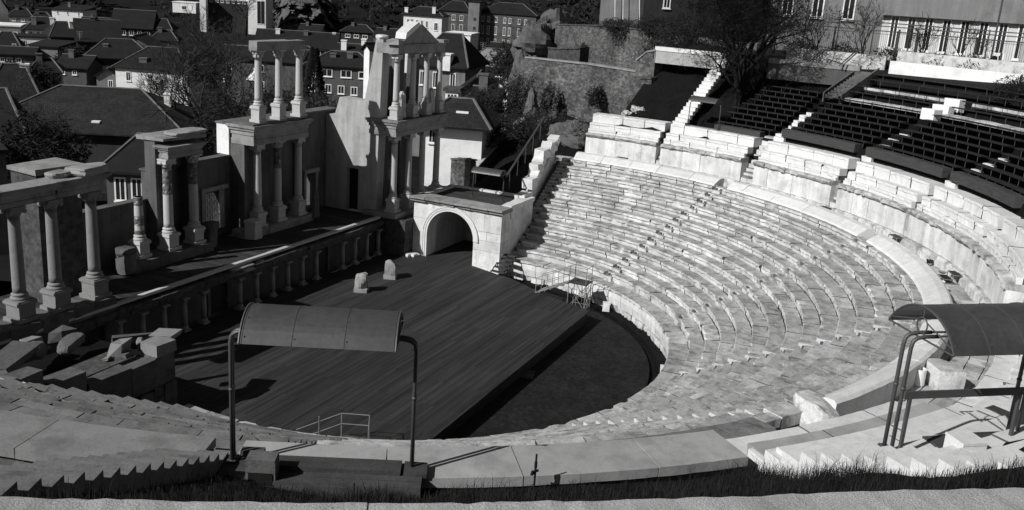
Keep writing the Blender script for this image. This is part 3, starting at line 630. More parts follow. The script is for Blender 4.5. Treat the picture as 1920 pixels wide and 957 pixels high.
for k in range(5):
    z = 3.9+.45*k; g.box((.43, 14.39, z), (1.55, 14.41, z+.02))
    for q in range(3): g.tube([(.46+.4*q, 14.41, z), (.86+.4*q if q < 2 else 1.5, 14.41, z+.45)], .012, 4); g.tube([(.46+.4*q, 14.405, z+.45), (.86+.4*q if q < 2 else 1.5, 14.405, z)], .012, 4)
g.obj('lattice_gate', 'black', t)
g = G(); g.obox((9.8, 13.95, 4.7), (.22, .16, 2.6)); g.obox((11.1, 13.95, 4.7), (.22, .16, 2.6)); g.obox((10.45, 13.93, 6.02), (1.7, .26, .22), jit=.02); g.obj('door_frame', 'entab', t)
g = G(); g.box((2.6, 12.9, 3.2), (3.0, 13.99, 8.8)); g.box((8.6, 13.75, 3.2), (9.0, 13.99, 9.2)); g.obj('pilaster', 'plaster', t)
g = G(); g.box((2.52, 13.99, 8.1), (2.618, 14.91, 9.94)); g.obj('sunlit_end_sheet', 'white', t)  # thin white sheet paints the sunlight on the wall's end
t = thing('entablature', 'broad moulded entablature of the central block below the free columns', 'entablature', (5, 13, 8.8))
g = G(); entab(g, 2.62, 7.85, 12.2, 13.9, 8.82, 10.0); g.obj('beam', 'entab', t); g = G(); g.obox((5.2, 12.9, 10.06), (5.5, 1.6, .12), jit=.03); g.obj('top_course', 'ruin', t)
t = thing('stone_beam', 'single pale stone beam lying on the three free columns', 'beam', (5.5, 12.65, 14.3))
g = G(); g.obox((4.75, 12.65, 14.58), (3.2, .62, .56), jit=.03); g.obox((6.9, 12.65, 14.58), (1.5, .6, .52), jit=.03); g.obox((5.6, 12.65, 14.33), (4.5, .5, .06), jit=.01); g.obj('beam', 'entab', t)
# ---- tower by the lattice door
t = thing('ruined_tower', 'ruined square plastered tower stub with a slab lying on top', 'tower', (-2.2, 13.6, 3.8))
g = G(); g.box((-4.0, 13.25, 3.8), (-3.5, 13.99, 9.75)); g.box((-1.5, 13.4, 3.8), (-1.0, 13.99, 9.0)); g.box((-3.5, 13.8, 8.06), (-.9, 14.3, 9.6)); g.obj('pier', 'plaster', t)
g = G(); entab(g, -4.0, -1.4, 12.35, 13.0, 8.88, 9.55); g.obj('beam', 'entab', t)
g = G(); g.obox((-2.5, 13.5, 9.84), (3.2, 1.9, .16), jit=.04); g.rock((-2.0, 12.9, 10.05), (2.3, 1.2, .3), .5); g.obj('top_slab', 'entab', t)
# ---- pediment wing
t = thing('pediment_wing', 'tall two storey stage wing with slanted concrete pier and side doorway', 'stage wing', (14, 10, 3.3))
XW = 12.2
g = G()
def ypoly(pts, x0, x1): g.slab([(x0, y, z) for y, z in pts], (x1-x0, 0, 0))
ypoly([(13.98, 3.2), (13.98, 9.7), (13.25, 9.85), (12.9, 10.98), (10.9, 10.92), (10.9, 3.2), (11.27, 3.2), (11.27, 6.25), (12.25, 6.25), (12.25, 3.2)], XW, 13.2)
ypoly([(10.89, 3.2), (10.89, 10.95), (10.1, 15.0), (9.55, 15.05), (9.85, 3.2)], XW-.02, 13.05)
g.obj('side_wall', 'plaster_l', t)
g = G(); ypoly([(10.7, 9.9), (10.2, 14.6), (9.7, 14.6), (9.75, 9.9)], 14.5, 15.2); ypoly([(11.9, 9.9), (11.0, 13.2), (10.3, 13.2), (10.2, 9.9)], 13.9, 14.5); ypoly([(10.6, 4), (10.6, 9.9), (9.9, 9.9), (9.9, 4)], 15.2, 16.1); ypoly([(10.2, 9.9), (10.1, 14.5), (9.7, 14.5), (9.75, 9.9)], 16.2, 17.2); g.obj('inner_pier', 'plaster', t)
g = G(); g.box((13.06, 10.0, 3.3), (14.0, 10.5, 8.7)); g.box((14.0, 10.0, 6.2), (15.2, 10.5, 8.7)); g.box((13.2, 11, 8.7), (15.5, 13.9, 8.95)); g.obj('back_panel', 'plaster', t)
g = G(); g.box((12.6, 11.29, 3.3), (12.66, 12.23, 6.23)); g.obj('doorway_dark', 'black', t)
g = G(); entab(g, 12.0, 18.75, 8.25, 9.2, 8.82, 9.9); entab(g, 12.05, 13.2, 9.21, 10.4, 8.85, 9.88); g.obj('lower_entablature', 'entab', t)
g = G(); g.obox((15.3, 9.3, 9.86), (6.6, 2.3, .1), jit=.02); g.obj('gallery_floor', 'ruin', t)
g = G(); g.obox((15.25, 8.7, 14.5), (6.3, .7, .62), jit=.03); g.obox((12.5, 9.55, 14.52), (.7, .98, .66), jit=.02); g.obox((12.3, 8.7, 14.95), (.8, .8, .3), .1, jit=.06); g.obox((18.5, 8.75, 14.92), (.9, .8, .25), .1, jit=.06); g.obj('upper_architrave', 'entab', t)
g = G(); g.slab([(12.75, 8.42, 14.83), (17.65, 8.42, 14.83), (16.9, 8.42, 15.2), (15.15, 8.42, 16.1), (14.7, 8.42, 16.0), (13.1, 8.42, 15.2)], (0, .55, 0)); g.obj('pediment', 'entab', t)
g = G(); g.slab([(12.9, 8.3, 15.15), (14.75, 8.3, 16.02), (14.55, 8.3, 16.25), (13.6, 8.3, 15.85), (13.0, 8.3, 15.55)], (0, .8, 0)); g.rock((12.5, 9.9, 15.15), (.7, .7, .35), .5); g.obj('raking_cornice', 'marble_l', t)
g = G(); g.box((12.0, 7.3, .5), (13.4, 9.9, 3.28)); g.obj('rubble_base', 'patch', t)
def statue(c, h, label, m='column'):
    t = thing('statue', label, 'statue', c); g = G(); rings = []
    for z, rx, ry, ox in ((0, .26, .2, 0), (.06, .26, .2, 0), (.3, .2, .17, .02), (.52, .22, .17, .03), (.66, .19, .15, .02), (.8, .23, .16, 0), (.9, .2, .14, 0), (.95, .1, .09, 0), (1.0, .07, .07, .01)):
        rings.append([(ox*h+rx*h*.8*cos(a)*(1+.12*sin(7*a)), ry*h*.8*sin(a)*(1+.12*sin(7*a)), z*h) for a in [2*pi*k/22 for k in range(22)]])
    g.loft(rings); g.obj('body', m, t, True)
statue((13.4, 8.75, 9.95), 1.75, 'headless draped statue between the first two upper columns of the wing')
statue((17.4, 8.8, 9.95), 1.75, 'headless draped statue between the last two upper columns of the wing')
statue((8.35, 12.0, 3.5), 1.6, 'headless draped statue beside the doorway of the central block', 'ruin')
# ---- vaulted side passage
t = thing('vaulted_passage', 'white stone block passage with a round arched mouth beside the seats', 'gatehouse', (14, 4, .8))
XA = 13.08; yc, rad, zs = 4.42, 1.77, 2.42; g = G()
arc = [(yc+rad*cos(pi-pi*k/20), zs+rad*sin(pi*k/20)) for k in range(21)]
wallp = [(.66, .5), (.66, 4.6), (7.3, 4.6), (7.3, .5), (yc+rad, .5)]+[(yc+rad*cos(pi*k/20), zs+rad*sin(pi*k/20)) for k in range(21)]+[(yc-rad, .5)]
for x0, x1 in ((XA, XA+1.2),):
    # facing cut into pieces so that the arched mouth stays open
    for k in range(20):
        (ya, za), (yb, zb) = (yc+rad*cos(pi*k/20), zs+rad*sin(pi*k/20)), (yc+rad*cos(pi*(k+1)/20), zs+rad*sin(pi*(k+1)/20))
        g.slab([(x0, ya, za), (x0, ya, 4.6), (x0, yb, 4.6), (x0, yb, zb)], (x1-x0, 0, 0))
for y0, y1, z0, z1 in ((yc+rad, 7.3, .5, 2.42), (yc+rad, 7.3, 2.43, 3.4), (yc+rad, 7.3, 3.41, 4.6), (.66, yc-rad, .5, 1.9), (.66, yc-rad, 1.91, 2.6), (.66, 1.7, 2.61, 3.2), (.66, 1.9, 3.21, 4.6), (1.91, yc-rad, 3.21, 4.6), (1.71, yc-rad, 2.61, 3.2)):
    g.obox((XA+.6, (y0+y1)/2, (z0+z1)/2), (1.2, y1-y0-.012, z1-z0-.012), jit=.006)
g.obj('facade', 'panel', t)
g = G()
for o, ww, xx in ((0, .14, .05), (.14, .14, .08), (.28, .1, .11)):
    for k in range(24):
        a0, a1 = pi*k/24, pi*(k+1)/24; r0, r1 = rad+o, rad+o+ww
        g.slab([(XA-xx, yc+r0*cos(a0), zs+r0*sin(a0)), (XA-xx, yc+r1*cos(a0), zs+r1*sin(a0)), (XA-xx, yc+r1*cos(a1), zs+r1*sin(a1)), (XA-xx, yc+r0*cos(a1), zs+r0*sin(a1))], (xx+.02, 0, 0))
    g.box((XA-xx, yc+rad+o, .8), (XA+.02, yc+rad+o+ww, zs)); 
g.obj('arch_moulding', 'marble_l', t)
g = G(); n = 16; L_ = 5.5
for k in range(n):
    a0, a1 = pi*k/n, pi*(k+1)/n
    g.slab([(XA+1.2, yc+rad*cos(a0), zs+rad*sin(a0)), (XA+1.2, yc+rad*cos(a1), zs+rad*sin(a1)), (XA+L_, yc+rad*cos(a1), zs+rad*sin(a1)), (XA+L_, yc+rad*cos(a0), zs+rad*sin(a0))], (0, .25*cos((a0+a1)/2), .25*sin((a0+a1)/2)))
g.box((XA+1.2, yc+rad, .5), (XA+L_, yc+rad+.3, zs)); g.box((XA+1.2, yc-rad-.3, .5), (XA+L_, yc-rad, zs)); g.box((XA+L_, yc-rad, .5), (XA+L_+.2, yc+rad, 4.3)); g.obj('vault', 'plaster_l', t)
g = G(); g.box((XA+1.2, .67, .5), (XA+5.0, 1.2, 4.58)); g.obj('side_wall', 'panel', t); g = G(); g.box((XA+1.2, 6.6, .5), (XA+5, 7.28, 4.58)); g.obj('side_wall', 'panel', t)
g = G(); y = .5
for yy in (1.6, 2.9, 4.1, 5.2, 6.3, 7.5):
    g.obox((XA+.55, (y+yy)/2, 4.68), (1.5, yy-y-.02, .2), jit=.03); g.obox((XA+.4, (y+yy)/2, 4.83), (1.5, yy-y-.02, .12), jit=.02); y = yy
g.obj('cornice', 'entab', t)
g = G(); g.box((XA+1.16, 1.3, 4.55), (XA+5.0, 6.9, 4.74)); g.obj('roof_deck', 'stagewood', t)
g = G(); x = XA+1.2
while x < XA+5:
    x1 = min(x+rng.uniform(.9, 1.5), XA+5.1); g.obox(((x+x1)/2, .95, 4.78), (x1-x-.02, .75, .3), jit=.03); g.obox(((x+x1)/2, 7.05, 4.72), (x1-x-.02, .5, .24), jit=.03); x = x1
for yy in (1.6, 2.6, 3.7, 4.8, 5.9): g.obox((XA+5.1, yy+.4, 4.74), (.4, 1.0, .25), jit=.03)
g.obj('parapet', 'marble_l', t)
t = thing('stepped_end_wall', 'stepped marble coping climbing along the side end of the seats', 'wall', (18, 1.8, 1))
g = G()
for k, (x0, x1, z) in enumerate(((XA+1.25, 17.4, 4.7), (17.2, 18.9, 5.1), (18.6, 20.2, 6.0), (20.0, 21.3, 6.85), (21.0, 22.9, 7.75), (22.7, 24.6, 8.0))):
    y = .95+(x0-13)*.11
    g.obox(((x0+x1)/2, y, z-.35), (x1-x0, .75, .7), R(6), jit=.05)
    if k > 1: g.obox((x1-.25, y, z+.05), (.7, .8, .55), R(6), ry=-.5, jit=.06)
g.obj('coping', 'marble_l', t)
g = G(); g.slab([(XA+1.2, .97, .5), (XA+1.2, .97, 4.2), (17.5, 1.1, 4.5), (18.8, 1.3, 4.8), (24.6, 1.95, 7.4), (24.6, 1.95, .5)], (0, .45, 0)); g.obj('facing', 'panel', t)
# ---- ruined left side passage
t = thing('ruined_passage_wall', 'ruined dark block wall of the left side passage with a paler corner block', 'wall', (-14, 3, .5))
g = G(); yF = 2.64
def rblock(x0, x1, z0, z1, d=.9, y=yF): g.obox(((x0+x1)/2, y+d/2, (z0+z1)/2), (x1-x0-.025, d, z1-z0-.02), jit=.03)
for x0, x1, z0, z1 in ((-14.35, -13.66, .6, 2.2), (-15.2, -14.36, .6, 1.7), (-16.2, -15.2, .6, 1.6), (-17.6, -16.2, .6, 1.5), (-14.9, -14.36, 1.7, 2.2), (-15.6, -14.9, 1.7, 2.1), (-14.8, -13.7, 2.2, 3.45), (-16.0, -14.8, 2.15, 3.4), (-18.0, -16.0, 1.6, 3.5), (-20.5, -18.0, .9, 3.3), (-24, -20.5, 1.8, 4.0)): rblock(x0, x1, z0, z1)
g.obj('blocks', 'ruin', t)
g = G(); rblock(-14.7, -13.6, 3.46, 3.95, .9); g.obox((-13.35, 3.5, 3.9), (.9, 1.0, .16), .3, jit=.05); g.obj('corner_block', 'column_d', t)
g = G(); rblock(-19.6, -18.1, 3.3, 4.1, .8); rblock(-20.9, -19.9, 3.9, 4.75, .8); rblock(-22.2, -20.9, 3.9, 4.8, .8); rblock(-25, -22.6, 4.0, 5.2, .8); g.obj('upper_blocks', 'ruin', t)
g = G(); g.box((-18, 3.5, .5), (-13.9, 7.0, 3.1)); g.box((-26, 3.4, .5), (-18, 9.0, 3.0)); g.obj('fill', 'soil', t)
g = G(); g.obox((-16.6, 3.9, 3.45), (3.0, 1.2, .16), .05, jit=.03); g.obj('top_slab', 'patch', t)
for k_, (px, py, z, sz, rz, lab) in enumerate(((222, 655, 3.7, (1.0, .6, .9), .4, 'pale triangular stone lying on the ruined left passage'), (250, 634, 3.3, (2.2, .35, .35), -.5, 'long narrow stone lying on the ruined left passage'), (262, 640, 3.5, (.6, .3, .25), .6, 'small white stone beside the long narrow one'),
      (200, 673, 3.6, (.6, .25, .12), .6, 'thin pale splinter of stone on the ruined left passage'), (237, 665, 3.6, (.6, .4, .2), .2, 'flat grey stone below the triangular one'), (63, 660, 3.9, (1.4, .9, .7), .5, 'rounded drum like stone at the left among dark blocks'),
      (57, 643, 4.0, (.9, .6, .5), .2, 'small pale stone behind the rounded one'), (118, 627, 3.6, (1.2, .8, .4), .2, 'flat broken slab lying beneath the left wing plinth'), (130, 645, 3.8, (2.2, .8, .5), .45, 'long split stone beam at the left below the wing'), (20, 675, 4.2, (2.6, 1.2, .6), .4, 'broad dark stone slab at the left edge'))):
    g = G(); (g.rock((0, 0, 0), [q*.8 for q in sz], .6, rz) if k_ % 3 == 2 else g.obox((0, 0, 0), [q*.8 for q in sz], rz, rng.uniform(-.2, .2), rng.uniform(-.25, .25), jit=.16*min(sz[0], sz[1]))); o = g.obj('loose_stone', 'ruin' if 'pale' not in lab and 'white' not in lab else 'column_d'); o.location = on_z(px, py, z); tag(o, lab, 'stone', 'loose stones on the left ruin')
# ---- stones on the deck
for px, py, sz, lab in ((677, 546, (.75, .7, 1.2), 'jagged upright stone stump on the boards, nearer the camera'), (732, 521, (.75, .7, 1.2), 'jagged upright stone stump on the boards, nearer the arch')):
    p = on_z(px, py, .8); g = G(); g.rock((0, 0, sz[2]*.42), (sz[0], sz[1], sz[2]), .6, .4); g.obox((0, 0, .12), (.82, .75, .26), .4, jit=.04); o = g.obj('stone_stump', 'entab'); o.location = p; tag(o, lab, 'stone', 'stone stumps on the boards')
g = G(); p = on_z(774, 478, .9)
for k in range(6): g.rock((rng.uniform(-.5, .5), rng.uniform(-.3, .3), 0), (.5, .35, .22), .5, rng.uniform(0, 3))
o = g.obj('stone_fragments', 'marble_l'); o.location = p; tag(o, 'small heap of white stone fragments at the left foot of the arch', 'stone fragments')
# ================================================================== CANOPIES, METALWORK AND SMALL THINGS
def canopy(name, label, loc, rz, group=None, L=3.98, H=2.62, sheet_l=3.25, twin=.13, chord=.85, rise=.42, pr=.05):
    t = thing(name, label, 'canopy', loc, rz, group)
    yo = (-twin, twin) if twin else (0,)
    for s in (-1, 1):
        g = G()
        for y in yo:
            x = s*L/2; g.tube([(x, y, -.05), (x, y, H-.25), (x-s*.03, y, H-.1), (x-s*.12, y, H-.03), (x-s*.28, y, H), (s*sheet_l*.36, y, H)], pr, 8)
            g.obox((x, y, .01), (.2, .2, .03)); [g.tube([(x+i*.075, y+j*.075, .02), (x+i*.075, y+j*.075, .05)], .014, 6) for i in (-1, 1) for j in (-1, 1)]; g.tube([(x, y, H*.55), (x, y, H*.57)], pr*1.25, 8)
        g.obj('leg', 'steel', t, True, smooth=True)
    g = G(); n = 14; th = R(62); rad = chord/sin(th); zc = H+.12+rise-rad; up = []; dn = []
    for k in range(n+1):
        a = -th+2*th*k/n; up.append((rad*sin(a), zc+rad*cos(a))); dn.append(((rad-.025)*sin(a), zc+(rad-.025)*cos(a)))
    ring = up+dn[::-1]
    g.loft([[(x, y, z) for y, z in ring] for x in (-sheet_l/2, -sheet_l/4, 0, sheet_l/4, sheet_l/2)]); g.obj('sheet', 'sheet', t, True, smooth=False)
    g = G()
    for x in (-sheet_l/6, sheet_l/6, -sheet_l*.485, sheet_l*.485):
        g.tube([(x, y*1.002, z+.004) for y, z in up], .009, 4)
        for y, z in up[1::3]: g.tube([(x+.05, y, z-.005), (x+.05, y*1.01, z+.018)], .014, 6)
    for y in yo: g.tube([(-sheet_l*.36, y, H), (sheet_l*.36, y, H)], pr*.6, 6)
    g.obj('seams', 'steel', t, True)
    for s in (-1, 1):
        g = G(); x = s*sheet_l/2
        g.tube([(x, y, z+.005) for y, z in up], .022, 6); g.tube([(x, -chord, up[0][1]), (x, chord, up[-1][1])], .022, 6)
        zc2 = H+.22; g.tube([(x, .17*cos(2*pi*k/16), zc2+.17*sin(2*pi*k/16)) for k in range(17)], .018, 5)
        for a in (35, 90, 145): g.tube([(x, .17*cos(R(a)), zc2+.17*sin(R(a))), (x, rad*sin(R(90-a))*.98, zc+rad*cos(R(90-a))*.98)], .016, 5)
        for y in (-.1, .1): g.tube([(x, y, H), (x, y*1.2, zc2-.1)], .018, 5)
        g.obj('end_frame', 'steel', t, True)
    return t
# near canopy: between its measured feet
A, B = on_z(437, 861, 8.5), on_z(772, 877, 8.5); mid = (A+B)/2; rz = math.atan2(B.y-A.y, B.x-A.x)
if True:
    canopy('metal_canopy', 'curved sheet metal canopy on two bent pipes in front of the stage boards', (mid.x, mid.y, 8.5), rz, 'sheet metal canopies', L=(B-A).length, H=2.98, sheet_l=(B-A).length*.81, twin=.07, pr=.043)
    ax = Vector((cos(rz), sin(rz), 0)); out = Vector((sin(rz), -cos(rz), 0))
    if out.dot(mid) < 0: out = -out
    t = thing('wooden_deck', 'low dark plank deck under the left canopy', 'deck', (mid.x, mid.y, 8.3))
    g = G()
    for k in range(6): g.obox(mid+out*(-.1+.27*k)+Vector((0, 0, -.10 if k < 4 else -.12-.1*(k-3))), ((B-A).length+.5, .255, .16), rz, jit=.008)
    g.obox(mid-ax*1.55+out*-.22+Vector((0, 0, .08)), (.5, .2, .12), rz, jit=.01)
    g.obj('boards', 'board', t)
    g = G(); g.obox(mid+ax*.25+out*.12+Vector((0, 0, .02)), (2.9, .5, .14), rz, jit=.01); g.obox(mid+ax*2.02+out*.1+Vector((0, 0, 0)), (.5, .5, .12), rz, jit=.01); g.obj('cable_box', 'board', t)
    t = thing('lamp_housing', 'grey floodlight housing box with an open dark front under the left canopy', 'box', mid-ax*1.2+out*.75)
    c = mid-ax*1.15+out*.62+Vector((0, 0, .06)); g = G(); g.obox(c+Vector((0, 0, .36)), (.6, .42, .06), rz); g.obox(c+out*.19+Vector((0, 0, .22)), (.62, .05, .24), rz); g.obox(c-ax*.28, (.05, .4, .7), rz); g.obox(c+ax*.28, (.05, .4, .7), rz); g.obox(c-out*.18, (.52, .04, .68), rz); g.obj('case', 'ruin', t)
    g = G(); g.obox(c+out*.02-Vector((0, 0, .1)), (.5, .4, .35), rz); g.obj('lamp', 'black', t)
    g = G(); p = mid+ax*.85+out*1.25; g.tube([p+Vector((0, 0, -.3)), p+Vector((.02, .02, .25))], .018, 6); tag(g.obj('metal_rod', 'black'), 'thin dark rod sticking up before the left plank deck', 'rod')
# right canopy with rail
A2, B2 = on_z(1664, 842, 9.3), on_z(1893, 830, 9.3); mid2 = (A2+B2)/2; rz2 = math.atan2(B2.y-A2.y, B2.x-A2.x)
L2 = (B2-A2).length; ax2 = Vector((cos(rz2), sin(rz2), 0)); out2 = Vector((-ax2.y, ax2.x, 0)); out2 = out2 if out2.dot(mid2) > 0 else -out2
canopy('metal_canopy', 'curved sheet metal canopy cut by the right edge, with spoked end frame', (mid2.x, mid2.y, 9.3), rz2, 'sheet metal canopies', L=L2, H=2.72, sheet_l=L2*.83, chord=1.12, rise=.5, pr=.045)
t = thing('metal_rail', 'flat grey steel guard rail in front of the right canopy', 'rail', (mid2.x, mid2.y, 9.0))
g = G(); c = mid2+out2*.34+ax2*.55; g.obox((c.x, c.y, 9.3+1.46), (L2+1.3, .05, .17), rz2); g.obj('beam', 'steel', t)
for s in (-L2/2+.05, L2/2-.35):
    p = mid2+out2*.34+ax2*s; g = G(); g.obox((p.x, p.y, 9.92), (.07, .07, 1.62), rz2); g.obj('post', 'steel', t)
t = thing('wooden_deck', 'dark plank deck at the foot of the right canopy', 'deck', (mid2.x, mid2.y, 8.9)); g = G()
for k in range(5): g.obox(mid2+out2*(-.2+.3*k)+ax2*.9+Vector((0, 0, .02+.03*k)), (L2*.85, .28, .12), rz2, jit=.01)
g.obj('boards', 'board', t)
t = thing('lamp_housing', 'pale floodlight housing box on the deck of the right canopy', 'box', mid2-ax2*.3)
c = mid2-ax2*.15+out2*.62+Vector((0, 0, .2)); g = G(); g.obox(c+Vector((0, 0, .3)), (.62, .6, .06), rz2); g.obox(c-ax2*.28, (.05, .58, .6), rz2); g.obox(c+ax2*.28+Vector((0, 0, .2)), (.05, .58, .22), rz2); g.obox(c+out2*.27+Vector((0, 0, .15)), (.55, .04, .3), rz2); g.obj('case', 'marble_l', t)
g = G(); g.obox(c, (.45, .4, .4), rz2); g.obj('lamp', 'black', t)
# small far canopies
p3a, p3b = on_z(886, 369, 4.75), on_z(942, 378, 4.75); m3 = (p3a+p3b)/2
canopy('metal_canopy', 'small sheet metal canopy standing on the passage roof', m3, math.atan2(p3b.y-p3a.y, p3b.x-p3a.x), 'sheet metal canopies', L=(p3b-p3a).length, H=1.72, sheet_l=(p3b-p3a).length*.95, twin=0, chord=.55, rise=.3, pr=.035)
p4a, p4b = pol(29.5, -13.6, 9.55), pol(29.5, -18.6, 9.55); m4 = (p4a+p4b)/2
canopy('metal_canopy', 'small sheet metal canopy at the foot of the bare tree', m4+Vector((0, 0, .25)), math.atan2(p4b.y-p4a.y, p4b.x-p4a.x), 'sheet metal canopies', L=(p4b-p4a).length, H=1.85, sheet_l=(p4b-p4a).length*.85, twin=0, chord=.55, rise=.28, pr=.035)
g = G(); g.tube([p4a+Vector((0, 0, .3)), p4b+Vector((0, 0, .3))], .03, 5); tag(g.obj('metal_rail', 'steel'), 'low bar between the feet of the small canopy under the bare tree', 'rail')
# metal stair tower by the orchestra
b = Vector((10.9, -5.9, .12)); t = thing('metal_stair', 'pale tubular metal stair with landing at the edge of the orchestra', 'stairs', b)
def P_(x, y, z): return b+Vector((x, y, z))
g = G()
for x in (-.5, .5):
    for y in (-.55, .55): g.tube([P_(x, y, 0), P_(x, y, 2.75)], .025, 5)
for z in (2.2, 2.7):
    g.tube([P_(-.5, -.55, z), P_(.5, -.55, z), P_(.5, .55, z)], .02, 5); g.tube([P_(-.5, -.55, z), P_(-.5, .55, z)], .02, 5)
for (x0, y0), (x1, y1) in (((-.5, -.55), (.5, -.55)), ((-.5, .55), (-.5, -.55)), ((.5, -.55), (.5, .55))):
    g.tube([P_(x0, y0, .1), P_(x1, y1, 1.5)], .018, 4); g.tube([P_(x1, y1, .1), P_(x0, y0, 1.5)], .018, 4); g.tube([P_(x0, y0, .15), P_(x1, y1, .15)], .02, 4); g.tube([P_((x0+x1)/2, (y0+y1)/2, .1), P_((x0+x1)/2, (y0+y1)/2, 1.6)], .015, 4)
g.obj('tower_frame', 'postwhite', t)
g = G(); g.obox(P_(0, 0, 1.68), (1.1, 1.2, .06)); g.obj('landing', 'board', t)
g = G()
for x in (-.45, .45):
    g.tube([P_(x, .55, 1.66), P_(x-.3, 2.6, .68)], .035, 5); g.tube([P_(x, .55, 2.6), P_(x-.3, 2.6, 1.65)], .02, 5); g.tube([P_(x, .55, 2.1), P_(x-.3, 2.6, 1.15)], .018, 5)
    for k in range(4): u = k/3; g.tube([P_(x-.3*u, .55+2.05*u, 1.66-.98*u), P_(x-.3*u, .55+2.05*u, 2.6-.95*u)], .02, 5)
g.obj('flight_rail', 'postwhite', t)
for k in range(6):
    u = (k+.5)/6; g = G(); g.obox(P_(-.3*u, .55+2.05*u, 1.62-.98*u), (.9, .22, .035)); g.obj('tread', 'postwhite', t)
t = thing('wooden_steps', 'short dark wooden steps leading up to the seats beside the arch', 'steps', (12.6, .5, .8))
for k in range(5):
    g = G(); c = Vector((12.35+.36*k, .35-.02*k, .92+.2*k)); g.obox(c, (.34, 1.0, .05), R(-8)); g.obj('tread', 'board', t)
g = G()
for s in (-.5, .5): g.tube([(12.2, .35+s, .8), (14.0, .27+s, 1.8)], .04, 4)
g.obj('stringer', 'patch', t)
t = thing('ramp_rail', 'thin pale tubular handrail at a plank ramp on the near edge of the boards', 'rail', on_z(655, 835, .9))
a_, b_, c_, d_ = on_z(555, 830, .9), on_z(640, 818, 1.0), on_z(692, 822, 1.0), on_z(690, 850, 1.0); g = G(); U = Vector((0, 0, 1))
for h in (.55, 1.0): g.tube([a_+U*(h-.45), b_+U*h, c_+U*h, d_+U*h], .02, 5)
g.obj('rail', 'postwhite', t); g = G()
for p in ((a_+b_)/2, b_, c_, d_): g.tube([p-U*.15, p+U*1.0], .022, 5)
g.obj('post', 'postwhite', t)
g = G(); e_ = on_z(628, 835, .9); f_ = on_z(700, 845, .9); g.obox(((e_+f_)/2)+U*.06, ((f_-e_).length, 1.5, .1), math.atan2(f_.y-e_.y, f_.x-e_.x)); g.obj('ramp_board', 'steel', t)
# pipe in the grass
p = far_point(1003, 893, 18.3); t = thing('standpipe', 'thin dark standpipe with a valve in front of the pale slab', 'pipe', p)
g = G(); g.tube([p+U*-.5, p+U*.52], .024, 8); g.tube([p+U*.2, p+U*.34], .035, 8); g.tube([p+U*.12+Vector((-.08, .05, 0)), p+U*.12+Vector((.06, -.04, 0))], .03, 6); g.rock(p+U*.08+Vector((-.06, .04, 0)), (.12, .06, .06), .3); g.obj('pipe', 'black', t)
# step frames on the walkway
def step_frame(loc, rz, label, pan=False):
    t = thing('step_frame', label, 'steps', loc, rz, group='metal step frames on the walkway')
    for nm, x0, hh in (('lower_step', -.42, .24), ('upper_step', .0, .48)):
        g = G(); X0, X1, Y = x0, x0+.42, .42
        for x in (X0, X1):
            for y in (-Y, Y): g.box((x-.018, y-.018, 0), (x+.018, y+.018, hh))
        for z in (.02, hh-.03):
            for y in (-Y, Y): g.box((X0, y-.016, z), (X1, y+.016, z+.032))
            for x in (X0, X1): g.box((x-.016, -Y, z+.001), (x+.016, Y, z+.031))
        g.obj(nm, 'postwhite', t, True)
        g = G(); g.box((X0+.02, -Y+.02, hh-.02), (X1-.02, Y-.02, hh+.012)); g.obj('tread', 'black', t, True)
    return t
step_frame(pol(27.2, -10.85, 6.3), R(-10.8), 'metal step frame at the foot of the narrow stair near the square box')
for a, l in ((-26.4, 'metal step frame below the first wide upper stair'), (-42.3, 'metal step frame below the third podium block'), (-57.0, 'metal step frame left of the cat'), (-72.2, 'metal step frame holding a pan, right of the cat')):
    step_frame(pol(27.2, a, 6.3), R(a), l)
c = pol(26.98, -71.2, 6.6); g = G(); g.lathe([(.12, 0), (.2, .08), (.2, .09), (.11, .012)], c, 14); tag(g.obj('metal_pan', 'postwhite'), 'shiny round pan on the metal step frame', 'pan')
c = pol(27.15, -5.3, 6.3); t = thing('metal_box', 'square dark floodlight box with a grille at the foot of the first podium', 'box', c)
g = G(); a = R(-5.3)
g.obox(c+U*.62, (.8, .85, .1), a); 
for y in (-.36, .36): g.obox(c+Vector((-sin(a)*y, cos(a)*y, .3)), (.7, .06, .6), a)
g.obox(c+Vector((cos(a)*.2, sin(a)*.2, .3)), (.3, .7, .58), a); g.obj('case', 'black', t)
g = G()
for k in range(5): y = -.3+.15*k; g.obox(c+Vector((-.33-sin(a)*y, cos(a)*y, .3)), (.03, .025, .56), a)
g.obj('grille', 'iron', t)
# bins, block, lamp
def bin_(px, py, z, label, h=.62, r=.2):
    p = on_z(px, py, z); t = thing('litter_bin', label, 'bin', p, group='white litter bins'); g = G(); g.lathe([(r*.9, 0), (r, .05), (r, h), (r*.86, h), (r*.84, .1)], n=18); g.obj('body', 'white', t, True, smooth=False); g = G(); g.lathe([(r*.83, h*.55), (r*.83, h*.62)], n=16); g.obj('rubbish', 'patch', t, True)
bin_(1760, 548, 6.3, 'white litter bin on the walkway below the cat', .55, .2); bin_(1720, 722, 6.3, 'white litter bin beside the big squared block', .62, .22)
g = G(); g.rock((0, 0, .35), (1.25, 1.0, .85), .12, .5); o = g.obj('squared_block', 'marble'); o.location = on_z(1765, 722, 6.3); tag(o, 'big rounded squared stone block on the walkway beside a litter bin', 'stone block')
c = on_z(1743, 590, 6.98); t = thing('spotlight', 'small round white spotlight on the parapet seen through the right canopy end', 'lamp', c); g = G(); g.tube([c, c+U*.2], .03, 6); g.obj('bracket', 'black', t); g = G(); dv = Vector((-.7, -.6, .1)).normalized(); g.tube([c+U*.25-dv*.1, c+U*.25+dv*.08], .14, 14); g.obj('lamp_head', 'white', t)
